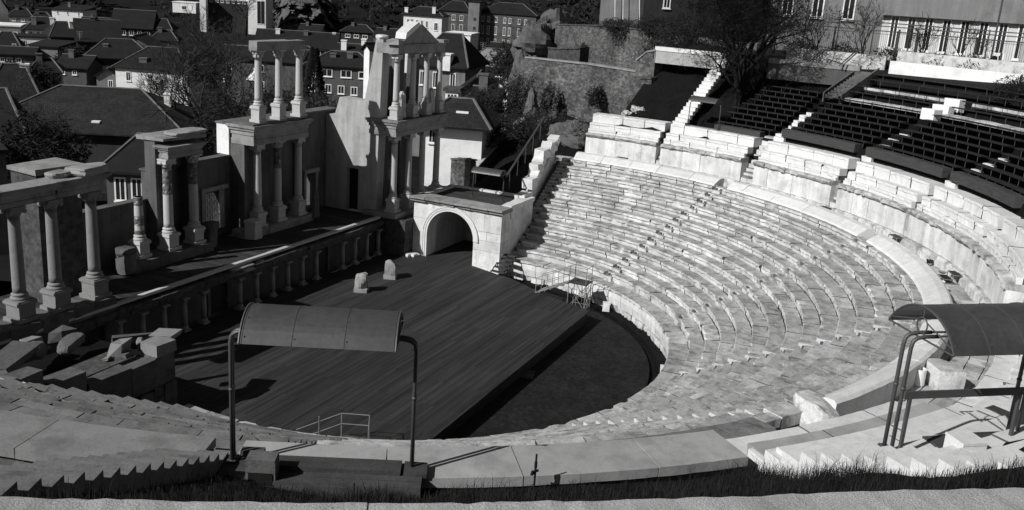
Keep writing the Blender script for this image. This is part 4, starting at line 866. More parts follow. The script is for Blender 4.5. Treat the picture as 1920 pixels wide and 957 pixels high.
for px, py, z, sz, lab in ((1243, 712, .5, (.35, .35, .75), 'small upright white stone post at the orchestra edge'), (1136, 582, .4, (.4, .4, .5), 'small squared white stone in the drain channel')):
    g = G(); g.obox((0, 0, sz[2]/2), sz, .3, jit=.03); o = g.obj('stone_post', 'marble_l'); o.location = on_z(px, py, z-.3); tag(o, lab, 'stone')
g = G(); g.rock((0, 0, .3), (1.5, .95, 1.0), .5, .7); o = g.obj('broken_block', 'marble'); o.location = pol(25.55, -119.0, 6.3); tag(o, 'broken rounded end block of the curved parapet, left of the white bin', 'stone block')
# cat: one skinned body
def cat(loc, rz):
    me = bpy.data.meshes.new('cat')
    V = [(0, 0, .24), (.16, 0, .25), (.24, 0, .29), (.31, 0, .33), (.37, 0, .32), (-.16, 0, .25), (-.23, 0, .24), (-.36, 0, .22), (-.48, 0, .15), (-.56, 0, .12),
         (.15, .05, .16), (.19, .05, .09), (.20, .05, .015), (.15, -.05, .16), (.11, -.05, .09), (.14, -.05, .015),
         (-.18, .05, .17), (-.14, .05, .11), (-.22, .05, .07), (-.19, .05, .012), (-.18, -.05, .17), (-.22, -.05, .11), (-.28, -.05, .07), (-.25, -.05, .012),
         (.30, .035, .39), (.30, -.035, .39)]
    E = [(0,1),(1,2),(2,3),(3,4),(0,5),(5,6),(6,7),(7,8),(8,9),(1,10),(10,11),(11,12),(1,13),(13,14),(14,15),(5,16),(16,17),(17,18),(18,19),(5,20),(20,21),(21,22),(22,23),(3,24),(3,25)]
    Rr = [.085,.075,.05,.055,.03,.08,.055,.022,.018,.015,.035,.022,.02,.035,.022,.02,.045,.03,.02,.018,.045,.03,.02,.018,.012,.012]
    me.from_pydata([(x, y*1.1, z) for x, y, z in V], E, []); o = bpy.data.objects.new('cat', me); COL.objects.link(o); me.materials.append(M['black'])
    m = o.modifiers.new('skin', 'SKIN'); sv = me.skin_vertices[0].data
    for i, r_ in enumerate(Rr): sv[i].radius = (r_, r_)
    sv[0].use_root = True
    s = o.modifiers.new('sub', 'SUBSURF'); s.levels = 2; s.render_levels = 2
    o.location = loc; o.rotation_euler = (0, 0, rz); return tag(o, 'black cat walking along the stone walkway', 'cat')
cat(on_z(1742, 498, 6.32), R(155))

# ================================================================== HILLSIDE, FENCE, TREES, WALLS
def bare_tree(name, label, base, h, seed, levels=5, spread=.55, r0=None, group=None, twigs=2, fork=1, lean=(0, 0), first=.28, cat='tree', thick=1.0, tm='twig'):
    rg = random.Random(seed); t = thing(name, label, cat, base, group=group); gt = G(); gb = G(); r0 = r0 or h*.022
    def grow(g, p, d, ln, r, lv, nmax):
        n = 4 if lv > 1 else 2; pts = [p]; rs = [r]; dd = d.copy()
        for k in range(n):
            dd = (dd+Vector((rg.uniform(-1, 1), rg.uniform(-1, 1), rg.uniform(-.5, .9)))*.16).normalized(); pts.append(pts[-1]+dd*ln/n); rs.append(r*(1-.45*(k+1)/n))
        g.tube(pts, rs, 8 if lv >= levels-1 else (5 if lv > 2 else 3))
        if lv <= 0: return
        m = rg.randint(3, 4) if lv > 1 else rg.randint(3, 5)
        for k in range(m):
            i = rg.randint(2, n) if k else n
            i = min(i, len(pts)-1)
            ax = dd.orthogonal().normalized(); ax.rotate(Matrix.Rotation(rg.uniform(0, 2*pi), 3, dd))
            nd = (dd+ax*rg.uniform(.5, 1.2)*spread*1.6+Vector((0, 0, .18))).normalized()
            grow(gb, pts[i], nd, ln*rg.uniform(.55, .85), max(rs[i]*.72, .008*thick), lv-1, nmax)
    for q in range(fork):
        d = Vector((lean[0]+(rg.uniform(-.3, .3) if fork > 1 else 0), lean[1]+(rg.uniform(-.3, .3) if fork > 1 else 0), 1)).normalized()
        grow(gt, Vector((q*.15*(fork > 1), 0, -.4)), d, h*first, r0*(1 if q == 0 else .7), levels, 4)
    gt.obj('trunk', 'bark', t, True); gb.obj('branches', tm, t, True); return t
def shrub(g, c, sz, n, leaf=.16):
    for _ in range(n):
        d = Vector((rng.gauss(0, 1), rng.gauss(0, 1), rng.gauss(0, 1))).normalized()*rng.uniform(.25, 1)**.6
        k = 1+.25*sin(d.x*7+c[0])*cos(d.y*6+d.z*5)
        p = Vector((c[0]+d.x*sz[0]*k, c[1]+d.y*sz[1]*k, c[2]+d.z*sz[2]*k)); u = (d*.5+Vector((rng.gauss(0, 1), rng.gauss(0, 1), rng.gauss(0, 1)+.3))*.6).normalized(); v = u.orthogonal().normalized(); s = leaf*rng.uniform(.6, 1.6)
        g.add([p-u*s-v*s*.16, p+u*s*.2-v*s*.22, p+u*s, p-u*s*.1+v*s*.22], [(0, 1, 2, 3)])
def bush(name, label, c, sz, n, leaf=.16, group=None, cat='shrub'):
    g = G(); shrub(g, c, sz, n, leaf); return tag(g.obj(name, 'leaf'), label, cat, group)

# slope between the seats and the retaining walls
def slope_z(r, a):
    z = 9.75+(r-30.6)*.50 if r > 30.6 else 9.15
    z = min(z, 14.4)
    lo = 6.4+(r-30)*.06 if a < 12 else max(2.2, 6.4+(r-30)*.06-(a-12)*.42)
    u = min(1, max(0, (a+2.2)/4.5)); u = u*u*(3-2*u); z = z*(1-u)+min(z, lo)*u
    return z+.12*sin(r*1.7+a*.5)+.1*sin(a*1.3)
g = G(); vs = []; nr, na = 26, 40
for j in range(nr+1):
    for k in range(na+1):
        r = 28.6+17*j/nr; a = -30+62*k/na; z = slope_z(r, a)
        if a < -17.2 and r < 36.3: z = min(z, 9.45+max(0, r-30)*.47)-.45*(a < -18)
        vs.append(pol(r, a, z))
g.add(vs, [(j*(na+1)+k, (j+1)*(na+1)+k, (j+1)*(na+1)+k+1, j*(na+1)+k+1) for j in range(nr) for k in range(na)]); struct(g.obj('hillside', 'soil', smooth=True))
g = G()
for _ in range(5200):
    r = rng.uniform(29.8, 42); a = rng.uniform(-17, 18); p = pol(r, a, slope_z(r, a)); blades(g, p, 4, .24, .18)
for _ in range(1400):
    r = rng.uniform(36.4, 39.5); a = rng.uniform(-28, -17); p = pol(r, a, slope_z(r, a)); blades(g, p, 4, .24, .18)
stuff(g.obj('slope_grass', 'grass'))
t = thing('slope_stair', 'long straight flight of pale steps climbing the dark grass slope', 'stairs', pol(29.9, -12.2, 9.8))
for k in range(18):
    r = 29.5+.37*k; z = 9.95+.262*k; g = G(); g.obox(pol(r, -12.3, z-.15), (.42, 1.0, .34), R(-12.3), jit=.02); g.obj('step', 'marble_l', t)
# retaining wall with pale cap along the top
def cap_wall(pts, zc, th, label, m='concrete', h=1.0, capm='marble_l', ch=.32):
    t = thing('retaining_wall', label, 'wall', (pts[0][0], pts[0][1], zc-h)); g = G(); gc = G()
    for (x0, y0), (x1, y1) in zip(pts, pts[1:]):
        L = math.hypot(x1-x0, y1-y0); rz = math.atan2(y1-y0, x1-x0); c = ((x0+x1)/2, (y0+y1)/2)
        g.obox((c[0], c[1], zc-ch-h/2), (L, th*.85, h), rz); gc.obox((c[0], c[1], zc-ch/2), (L-.03, th, ch), rz, jit=.02)
    g.obj('face', m, t); gc.obj('cap', capm, t)
c1 = on_z(1230, 88, 15.0); c2_ = on_z(1410, 118, 14.95)
c1 = pol(36.5, -2.5); c2_ = pol(36.2, -12.5)
cap_wall([(c1.x, c1.y), (c2_.x, c2_.y)], 15.0, .5, 'retaining wall with a bright cap left of the bare tree')
c3 = pol(36.0, -18.3); c4 = pol(38.2, -28.2)
cap_wall([(c3.x, c3.y), (c4.x, c4.y)], 15.0, .6, 'retaining wall with a grey cap right of the bare tree', 'rend_m', 1.2, 'entab', .36)
t = thing('garden_wall', 'pale rough plastered wall behind the upper benches under the iron fence', 'wall', pol(41, -33, 14.2)); g = G()
q1, q2 = pol(39.4, -30.6), pol(41.2, -43.5); L = (q2-q1).length; g.obox(((q1.x+q2.x)/2, (q1.y+q2.y)/2, 14.9), (L, .4, 1.3), math.atan2(q2.y-q1.y, q2.x-q1.x)); g.obj('plaster', 'white', t)
q1, q2 = pol(41.0, -29.8), pol(43.2, -45); g = G(); g.obox(((q1.x+q2.x)/2, (q1.y+q2.y)/2, 15.1), ((q2-q1).length, .4, 2.3), math.atan2(q2.y-q1.y, q2.x-q1.x)); g.obj('upper_wall', 'marble', t)
q1, q2 = pol(38.4, -18.5), pol(40.4, -29); g = G(); g.obox(((q1.x+q2.x)/2, (q1.y+q2.y)/2, 15.2), ((q2-q1).length, .35, 1.2), math.atan2(q2.y-q1.y, q2.x-q1.x)); tag(g.obj('garden_wall', 'marble'), 'low mottled wall behind the grey capped retaining wall', 'wall')
t = thing('stone_stair', 'dark stair between stone cheeks leading up to the gate', 'stairs', pol(37, -28.6, 12.8))
for k in range(12): g = G(); r = 34.6+.32*k; g.obox(pol(r, -29.0, 12.85+.15*k), (.36, 1.1, .25), R(-29), jit=.015); g.obj('step', 'ruin', t)
g = G()
for s in (-.75, .75): g.slab([pol(34.6, -29.0)+Vector((-sin(R(-29))*s, cos(R(-29))*s, z0)) for z0 in (12.4, 13.1)]+[pol(38.6, -29.0)+Vector((-sin(R(-29))*s, cos(R(-29))*s, z0)) for z0 in (15.0, 14.0)], Vector((-sin(R(-29)), cos(R(-29)), 0))*.12)
g.obj('cheek', 'ruin', t)
# iron fence and gate
f0, f1 = pol(39.5, -16), pol(44.5, -41); fL = (f1-f0).length; fd = (f1-f0).normalized(); fz = 15.2
def fence(a_, b_, z, h, label, sub, nm='iron_fence', cat='fence'):
    t = thing(nm, label, cat, (a_.x, a_.y, z)); L = (b_-a_).length; d = (b_-a_).normalized(); n = int(L/.14); g = G()
    for k in range(n+1): p = a_+d*L*k/n; g.tube([(p.x, p.y, z), (p.x, p.y, z+h*(1+.02*(k % 2)))], .012, 4)
    for zz in (.15, h*.35, h-.15): g.tube([(a_.x, a_.y, z+zz), (b_.x, b_.y, z+zz)], .02, 4)
    k = 0
    while k*1.9 < L-1.2:
        c = a_+d*(k*1.9+.95); zc = z+.15+h*.1
        for q in range(8): g.tube([(c.x, c.y, zc+.12), (c.x+d.x*.3*cos(q*pi/4), c.y+d.y*.3*cos(q*pi/4), zc+.12+.3*sin(q*pi/4))], .012, 4)
        k += 1
    g.obj('bars', 'iron', t); 
    m = max(1, int(L/3.2))
    for k in range(m+1): g = G(); p = a_+d*L*k/m; g.obox((p.x, p.y, z+h*.52), (.12, .12, h*1.08), math.atan2(d.y, d.x)); g.obj('post', 'iron', t)
    return t
gA, gB = f0+fd*fL*.50, f0+fd*fL*.58
fence(f0, gA, fz, 2.3, 'tall black iron fence with star panels behind the bare tree', 0)
fence(gB, f1, fz, 2.3, 'tall black iron fence with star panels in front of the pale building', 0)
fence(gA+fd*.1, gB-fd*.1, fz-.3, 2.7, 'iron gate in the tall fence at the head of the dark stair', 0, 'iron_gate', 'gate')
t = thing('pergola_rail', 'rusty horizontal pipe frame running above the iron fence', 'frame', f0+fd*5+U*18); g = G()
w0, w1 = f0+Vector((.8, .5, 0)), f1+Vector((.8, .5, 0))
for z in (17.6, 17.95, 18.2): g.tube([(w0.x, w0.y, z), (w1.x, w1.y, z-.1)], .04, 5)
for k in range(8): p = w0+(w1-w0)*k/7; g.tube([(p.x, p.y, 15), (p.x, p.y, 18.2)], .05, 5)
g.obj('pipes', 'steel', t)
t = thing('bent_rail', 'slanted grey pipe barrier on the capped wall right of the bare tree', 'rail', pol(37.6, -24, 15)); g = G()
for a_ in (-22.6, -26.6):
    for o_ in (0, .35): g.tube([pol(37.0, a_-o_, 14.9), pol(38.0, a_-o_-.6, 15.9)], .05, 5)
g.tube([pol(38.0, -23.2, 15.9), pol(38.0, -27.2, 15.9)], .04, 5); g.obj('pipes', 'steel', t)
struct((lambda q: (q.sweep([(38.6, 10), (38.6, 14.55), (41, 14.9), (90, 15.4), (90, 10)], -64, -3.0, 20), q)[-1])(G()).obj('terrace_street', 'land'))
# trees on the right
bare_tree('bare_tree', 'big dark bare tree with several stems beside the first bench block', pol(33.3, -17.0, 11.0), 13.2, 11, 6, .74, .38, fork=5, first=.30, lean=(.03, -.02), thick=1.6)
for k, (r, a, h, sd_) in enumerate(((41, -20, 7, 21), (41.5, -25, 6.5, 22), (42, -31.5, 5.5, 23), (43, -35.5, 6, 24), (44, -13, 7, 25))):
    bare_tree('bare_tree', ['slender bare tree behind the fence right of the big tree', 'bare sapling behind the fence above the pipe barrier', 'thin bare sapling in front of the pale windows', 'spindly bare shrub tree by the gate and fence', 'bare tree behind the big tree, left part'][k], pol(r, a, 14.9), h, sd_, 4, .5, .1, 'bare trees along the fence', fork=2, thick=1.3)
bush('clipped_bush', 'round dark bush at the right behind the upper benches', pol(39.3, -46, 14.6), (1.6, 1.6, .9), 3500, .09)
for k, (r, a, s) in enumerate(((41, -18, 1.0), (41.2, -23, .9), (41.4, -28.5, .9), (42.2, -33.8, .8), (42.5, -37, .9))):
    bush('fence_bush', 'dark bush growing through the iron fence, %s from the big tree' % ORD[k], pol(r, a, 15.6), (1.4, 1.4, s), 1300, .11, 'bushes along the iron fence')
# ================================================================== WALLS ON THE HILL
def wall_px(name, label, pts, m, th=.8, cap=None, cat='wall', drop=3):
    g = G(); t = thing(name, label, cat, far_point(pts[0][0], pts[0][2], pts[0][3])); gc = G(); top = [far_point(x, yt, D) for x, yt, yb, D in pts]; bot = [far_point(x, yb, D) for x, yt, yb, D in pts]
    for i in range(len(pts)-1):
        a, b = top[i], top[i+1]; n = 12; d = Vector((a.y-b.y, b.x-a.x, 0)).normalized()
        if d.dot(a-CAM) < 0: d = -d
        za, zb = min(bot[i].z, a.z)-drop, min(bot[i+1].z, b.z)-drop
        rings = []
        for k in range(n+1):
            u = k/n; p = a.lerp(b, u); e = rng.uniform(-.08, .08); zb_ = za+(zb-za)*u
            rings.append([(p.x, p.y, zb_), (p.x, p.y, p.z+e), (p.x+d.x*th, p.y+d.y*th, p.z+e), (p.x+d.x*th, p.y+d.y*th, zb_)])
        g.loft(rings)
        if cap: gc.slab([a-d*.08+U*.05, b-d*.08+U*.05, b+d*(th+.08)+U*.05, a+d*(th+.08)+U*.05], U*.14)
    g.obj('masonry', m, t)
    if cap: gc.obj('coping', cap, t)
    return t
wall_px('retaining_wall', 'long lower rubble stone retaining wall with a thin coping', [(985, 110, 215, 96), (1105, 123, 205, 90), (1200, 138, 195, 84), (1218, 140, 200, 83)], 'rubblewall', cap='entab')
wall_px('retaining_wall', 'upper rubble stone retaining wall below the grey tower', [(1042, 48, 105, 118), (1120, 50, 120, 108), (1205, 58, 130, 100), (1300, 70, 140, 94)], 'rubblewall', cap='patch')
wall_px('retaining_wall', 'rubble wall seen behind the branches of the big bare tree', [(1300, 70, 130, 94), (1420, 82, 120, 88)], 'rubblewall')
wall_px('stone_hut', 'dark flat roofed stone hut standing on the lower retaining wall', [(1028, 92, 120, 99), (1042, 94, 118, 97), (1088, 93, 122, 96)], 'patch', 2.5, 'patch', 'hut')
wall_px('wall_buttress', 'stone buttress with a slanted top at the end of the lower retaining wall', [(1193, 116, 170, 82), (1213, 100, 170, 81), (1230, 97, 150, 80.5)], 'rubblewall', 1.2, 'entab')
wall_px('wall_ledge', 'dark projecting slab ledge at the end of the lower retaining wall', [(1188, 148, 220, 80), (1222, 150, 215, 79)], 'rubblewall', 1.0, 'patch')
wall_px('sloping_wall', 'sloping garden wall with a pale coping running up the dark slope', [(893, 318, 345, 77), (935, 272, 300, 82), (985, 225, 250, 88)], 'patch', .5, 'marble')
wall_px('garden_wall', 'rough stone corner wall below the white plastered house', [(846, 301, 345, 75), (872, 301, 345, 73), (893, 303, 345, 76)], 'rubblewall', .5, 'ruin')
t = thing('metal_rail', 'long grey handrail climbing beside the stepped end wall', 'rail', (17, 2.4, 4.7)); g = G(); A_, B_ = Vector((16.6, 2.2, 6.35)), Vector((25.0, 3.2, 9.6)); g.tube([A_, B_], .07, 6)
for k in range(5): p = A_.lerp(B_, (k+.5)/5); g.tube([p, p-U*1.3], .025, 5)
g.obj('pipes', 'steel', t)
from mathutils import noise as NZ
def boulder(px, py, D, sz, label, m='rock', name='boulder', taper=0.0):
    g = G(); n = 22; q0 = Vector((px*.1, py*.1, D)); rings = []
    for i in range(n+1):
        th = pi*i/n; ring = []
        for k in range(30):
            ph = 2*pi*k/30; d = Vector((sin(th)*cos(ph), sin(th)*sin(ph), cos(th)))
            f = .5*(1+.42*NZ.fractal(d*1.3+q0, .9, 2.0, 6)+.16*abs(NZ.noise(d*4+q0)))
            t_ = 1-taper*(d.z+1)/2
            ring.append((d.x*sz[0]*f*t_, d.y*sz[1]*f*t_, d.z*sz[2]*f))
        rings.append(ring)
    g.loft(rings, cap=False); o = g.obj(name, m); o.location = far_point(px, py, D); tag(o, label, 'rock')
boulder(998, 195, 90, (2.0, 1.8, 3.0), 'pale pointed rock at the foot of the lower retaining wall', 'ridge', taper=.75)
boulder(983, 155, 98, (2.8, 3, 5.5), 'tall grey rock at the left end of the lower retaining wall')
boulder(1005, 88, 119, (5.5, 5, 6), 'big grey rock mass left of the stone hut')
boulder(1040, 62, 123, (7, 4, 5), 'grey rock face behind the stone hut')
boulder(1075, 255, 80, (5, 4, 2.2), 'weedy rock bank left of the first podium')
boulder(1195, 207, 76, (1.6, 1.2, .7), 'loose pale stone block above the first podium', 'marble')
boulder(1178, 213, 76, (1.3, 1.0, .5), 'flat pale stone lying above the first podium', 'marble')
for k, (px, py, D, sz, n) in enumerate(((1028, 185, 91, (1.5, .6, 1.7), 1000), (1120, 180, 87.5, (2.4, .6, 1.1), 1100), (960, 190, 95, (3, 3, 3), 3200), (1010, 235, 86, (4, 4, 1.3), 3600), (1110, 262, 80, (3, 3, 1.6), 3200), (1150, 245, 78, (2, 2, .9), 1600), (925, 250, 82, (2.5, 3, 1.5), 2200), (1230, 50, 98, (3, 2, 1.1), 2200), (1270, 70, 92, (2.5, 2, 1.6), 2200), (1160, 48, 104, (3.5, 2, .8), 1800), (1095, 95, 110, (1.5, .6, 1.0), 500), (1300, 30, 96, (2.5, 2, 1.8), 1100))):
    bush('dark_bush', ['ivy mass hanging on the lower retaining wall', 'ivy mass in the middle of the lower retaining wall', 'dark thicket left of the pale pointed rock', 'dark scrub along the top of the slope', 'dark scrub on the bank left of the first podium', 'low scrub beside the loose pale stones', 'dark scrub below the sloping garden wall', 'dark bush at the foot of the grey tower', 'dark bush right of the grey tower', 'row of clipped bushes in front of the grey tower', 'ivy patch on the upper retaining wall', 'dark bush behind the left branches of the big tree'][k], far_point(px, py, D), sz, int(n*1.1), .15)

# ================================================================== TOWN
vd = Vector((sin(YAW), cos(YAW), 0)); vr = Vector((cos(YAW), -sin(YAW), 0))
def land_z(D, s):                                  # D along the view, s to the right
    pts = [(60, -3), (110, -6.5), (165, -9), (330, -7), (440, -6), (560, 6), (700, 30), (900, 70), (1300, 140)]
    for (d0, z0), (d1, z1) in zip(pts, pts[1:]):
        if D <= d1: z = z0+(z1-z0)*(D-d0)/(d1-d0); break
    else: z = 260
    return z+(1.5*sin(D*.05+s*.03)+sin(s*.09+D*.02))*(min(1, max(0, (D-100)/200)))
g = G(); vs = []; nr, na = 60, 44
for j in range(nr+1):
    D = 62+1200*(j/nr)**1.7
    for k in range(na+1):
        s = (-.72+1.5*k/na)*D
        z = land_z(D, s)
        if s > .02*D and D < 130: z -= 0
        p = CAM+vd*D+vr*s; vs.append((p.x, p.y, z))
g.add(vs, [(j*(na+1)+k, (j+1)*(na+1)+k, (j+1)*(na+1)+k+1, j*(na+1)+k+1) for j in range(nr) for k in range(na)]); struct(g.obj('town_ground', 'land', smooth=True))
g = G(); g.prism([(-400, -400), (1500, -400), (1500, 1500), (-400, 1500)], -6.2, -6); struct(g.obj('ground', 'land'))

def house(label, x0, x1, ye, yb, D, yaw=0, depth=9, roof='hip', rh=2.5, wall='render', roofm='roof', wins=(), wm='white', chim=(), ov=.45, name='house', cat='house', drop=7, extra=None):
    cx = (x0+x1)/2; d = ray(cx, yb); tt = D/math.hypot(d.x, d.y); s = tt/FPX; base = CAM+d*tt; yaw = yaw-13 if x0 < 1000 else yaw
    W_ = (x1-x0)*s/max(.35, cos(R(yaw))); H = (yb-ye)*s
    rh *= .8
    h = Vector((d.x, d.y, 0)).normalized(); rz = math.atan2(h.y, h.x)-pi/2+R(yaw)
    t = thing(name, label, cat, base, rz)
    g = G(); g.box((-W_/2, 0, -drop), (W_/2, depth, H))
    if roof == 'gabley': g.add([(-W_/2, 0, H), (W_/2, 0, H), (0, 0, H+rh), (-W_/2, depth, H), (W_/2, depth, H), (0, depth, H+rh)], [(0, 1, 2), (5, 4, 3)])
    if roof == 'gable': g.add([(-W_/2, 0, H), (-W_/2, depth, H), (-W_/2, depth/2, H+rh), (W_/2, 0, H), (W_/2, depth, H), (W_/2, depth/2, H+rh)], [(2, 1, 0), (3, 4, 5)])
    g.obj('wall', wall, t, True)
    g = G(); gr = G(); X, Yf, Yb, o = W_/2+ov, -ov, depth+ov, .02
    def pl(a): g.slab(a, (0, 0, .18))
    if roof == 'hip':
        k = min(depth/2*.85, W_/2*.6); pk = max(0, W_/2-k)
        A_, B_ = (-pk, depth/2, H+rh), (pk, depth/2, H+rh)
        pl([(-X, Yf, H+o), (X, Yf, H+o), B_, A_]); pl([(X, Yf, H+o), (X, Yb, H+o), B_]); pl([(X, Yb, H+o), (-X, Yb, H+o), A_, B_]); pl([(-X, Yb, H+o), (-X, Yf, H+o), A_])
        for a, b in (((-X, Yf, H), A_), ((X, Yf, H), B_), (A_, B_)): gr.tube([Vector(a)+U*.2, Vector(b)+U*.22], .13, 5)
    elif roof == 'gable':
        pl([(-X, Yf, H-.1), (X, Yf, H-.1), (X, depth/2, H+rh), (-X, depth/2, H+rh)]); pl([(X, Yb, H-.1), (-X, Yb, H-.1), (-X, depth/2, H+rh), (X, depth/2, H+rh)])
        gr.tube([(-X, depth/2, H+rh+.2), (X, depth/2, H+rh+.2)], .13, 5)
    elif roof == 'gabley':
        pl([(-X, Yf, H-.1), (0, Yf, H+rh), (0, Yb, H+rh), (-X, Yb, H-.1)]); pl([(0, Yf, H+rh), (X, Yf, H-.1), (X, Yb, H-.1), (0, Yb, H+rh)])
        gr.tube([(0, Yf, H+rh+.2), (0, Yb, H+rh+.2)], .13, 5)
    elif roof == 'shed': pl([(-X, Yf, H), (X, Yf, H), (X, Yb, H+rh), (-X, Yb, H+rh)])
    elif roof == 'flat': g.box((-W_/2-.2, -.2, H), (W_/2+.2, depth+.2, H+.3))
    if g.v: rf = g.obj('roof', roofm, t, True)
    if gr.v: gr.obj('ridge', 'ridge', rf, True)
    for (u, v_, w_, hh, m_) in chim:
        hh *= .68
        c = G(); c.box((u*W_-W_/2-w_/2, v_*depth-w_/2, H-.3), (u*W_-W_/2+w_/2, v_*depth+w_/2, H+hh)); c.box((u*W_-W_/2-w_/2-.08, v_*depth-w_/2-.08, H+hh), (u*W_-W_/2+w_/2+.08, v_*depth+w_/2+.08, H+hh+.18)); c.obj('chimney', m_, rf, True)
    for (u, v_, ww, hh) in wins:              # fractions of width / height from the top left
        xa = -W_/2+u*W_; zb = H-v_*H; a, b = ww*W_, hh*H; fr = min(.12, .14*a)
        f = G()
        for bx in (((xa, -.07, zb-b), (xa+fr, .02, zb)), ((xa+a-fr, -.07, zb-b), (xa+a, .02, zb)), ((xa+fr, -.068, zb-fr), (xa+a-fr, .02, zb)), ((xa+fr, -.068, zb-b), (xa+a-fr, .02, zb-b+fr)), ((xa+a/2-fr*.3, -.06, zb-b+fr), (xa+a/2+fr*.3, .02, zb-fr)), ((xa-.06, -.16, zb-b-.1), (xa+a+.06, .02, zb-b-.005))): f.box(*bx)
        wf = f.obj('window', wm, t, True)
        p = G(); p.box((xa+fr*.5, -.03, zb-b+fr*.5), (xa+a-fr*.5, .015, zb-fr*.5)); p.obj('pane', 'glass', wf, True)
    return t
def grid(nx, ny, u0, v0, du, dv, w_, h_): return [(u0+du*i, v0+dv*j, w_, h_) for j in range(ny) for i in range(nx)]
CH = lambda *a: a
# --- far left
house('white gabled house with dark roof cut by the left edge at the top', -20, 15, 20, 48, 265, 25, 26, 'gabley', 5, 'white', chim=[(.9, .1, 1.2, 7, 'white'), (.8, .5, 1.0, 7, 'render')])
house('pale flat roofed garage with striped front at the left edge', -15, 36, 50, 71, 250, 5, 10, 'flat', 0, 'render', 'white', [(.2, .45, .7, .35)])
house('white house with slanting roofline high on the left hill', 101, 153, 20, 38, 335, -8, 12, 'shed', 1.5, 'white', wins=[(.16, .15, .05, .28), (.48, .15, .05, .28), (.84, .2, .05, .25)], chim=[(.35, .5, .8, 3, 'render')])
house('long white house with tall sash window at upper left', 33, 104, 72, 95, 228, 6, 9, 'flat', 0, 'white', 'roof', [(.14, .2, .12, .55), (.42, .3, .1, .4), (.62, .35, .08, .35), (.78, .35, .06, .3), (.9, .35, .05, .3)])
house('white upper storey with dark roof behind the long white house', 52, 104, 58, 70, 240, 6, 9, 'hip', 3.2, 'white', wins=[(.1, .15, .12, .7), (.35, .2, .1, .7), (.62, .2, .12, .7), (.85, .2, .1, .7)], chim=[(.25, .2, 1.0, 4.0, 'render'), (.85, .2, .9, 4.0, 'white')])
house('dark roofed house with arched white dormer at the left edge', -10, 35, 92, 102, 214, 8, 9, 'hip', 3.5, 'white', wins=[(.72, -1.0, .16, .8)])
house('low house with a band of white windows at the left edge', 0, 60, 103, 120, 200, 4, 8, 'gable', 1.2, 'rend_m', wins=[(.06, .35, .14, .5), (.25, .35, .16, .5), (.5, .35, .16, .5)])
house('blank grey shed wall with dark roof left of the trees', 58, 106, 88, 106, 205, -12, 8, 'shed', .8, 'render')
house('dark tiled roof between the white houses on the left', 100, 150, 72, 92, 222, 20, 12, 'hip', 3.5, 'render_d', chim=[(.8, .3, 1, 4.5, 'white')])
house('big dark gable roofed house in the upper left centre', 150, 225, 80, 110, 215, 15, 14, 'gable', 5, 'render_d', chim=[(.4, .5, 1, 6.5, 'ridge')])
house('long dark roofed hall with five white framed windows', 212, 282, 54, 70, 258, 5, 16, 'gable', 5, 'render_d', wins=[(.03, .25, .12, .55), (.24, .25, .12, .55), (.44, .25, .12, .55), (.64, .25, .12, .55), (.84, .3, .12, .55)])
house('pale annex with two windows at the end of the long hall', 280, 320, 58, 72, 258, 5, 12, 'hip', 3, 'render', wins=[(.2, .2, .16, .55), (.65, .2, .16, .55)])
house('grey blank gable end wall below the long hall', 214, 292, 92, 104, 218, 0, 10, 'gabley', 3.2, 'rend_m', chim=[(.15, .1, 1.0, 2.6, 'white')])
house('low dark roof with pale ridges in front of the grey gable', 165, 285, 112, 128, 196, 12, 12, 'hip', 4, 'render_d', chim=[(.3, .3, .9, 3.5, 'render')])
house('white corner house with shadow of branches, left of the big trees', 224, 350, 133, 200, 168, -8, 11, 'hip', 4, 'white', wins=[(.14, .08, .07, .26), (.44, .1, .07, .26), (.45, .7, .07, .16), (.64, .7, .07, .26), (.82, .3, .07, .26)], chim=[(.35, .15, 1.2, 2.4, 'ridge')])
house('small ornate pale house front behind the broad roof', 184, 223, 145, 172, 176, 0, 8, 'gabley', 1.6, 'render', wins=[(.5, .2, .22, .5)])
house('broad dark tiled roof with a white chimney in the left middle', -20, 330, 250, 300, 112, -6, 15, 'hip', 5.0, 'render_d', 'pantile', ov=.8, chim=[(.56, .08, .7, 1.6, 'white'), (.84, .5, .7, 5.5, 'white')])
house('dark tent shaped roof with a white finial at the left', -20, 75, 200, 250, 128, 8, 10, 'hip', 5.5, 'render_d', chim=[(.7, .5, 1.0, 6.6, 'white')])
house('dark low roof in the lower left corner behind the stage wing', -40, 40, 255, 330, 92, 10, 12, 'hip', 4, 'render_d')
house('stone wall end of a house at the left edge', -30, 12, 288, 350, 80, 20, 6, 'flat', 0, 'rend_m')
house('grey house with two large white framed windows behind the stage wall', 206, 290, 325, 400, 78, -6, 9, 'hip', 2.8, 'rend_m', wins=[(.16, .1, .24, .6), (.5, .1, .24, .6)], ov=.6)
house('added pale wall catching the sun, seen through the lattice door', 350, 440, 350, 440, 84, 35, 3, 'flat', 0, 'white', 'roof')  # white wall added behind the door so its opening reads bright
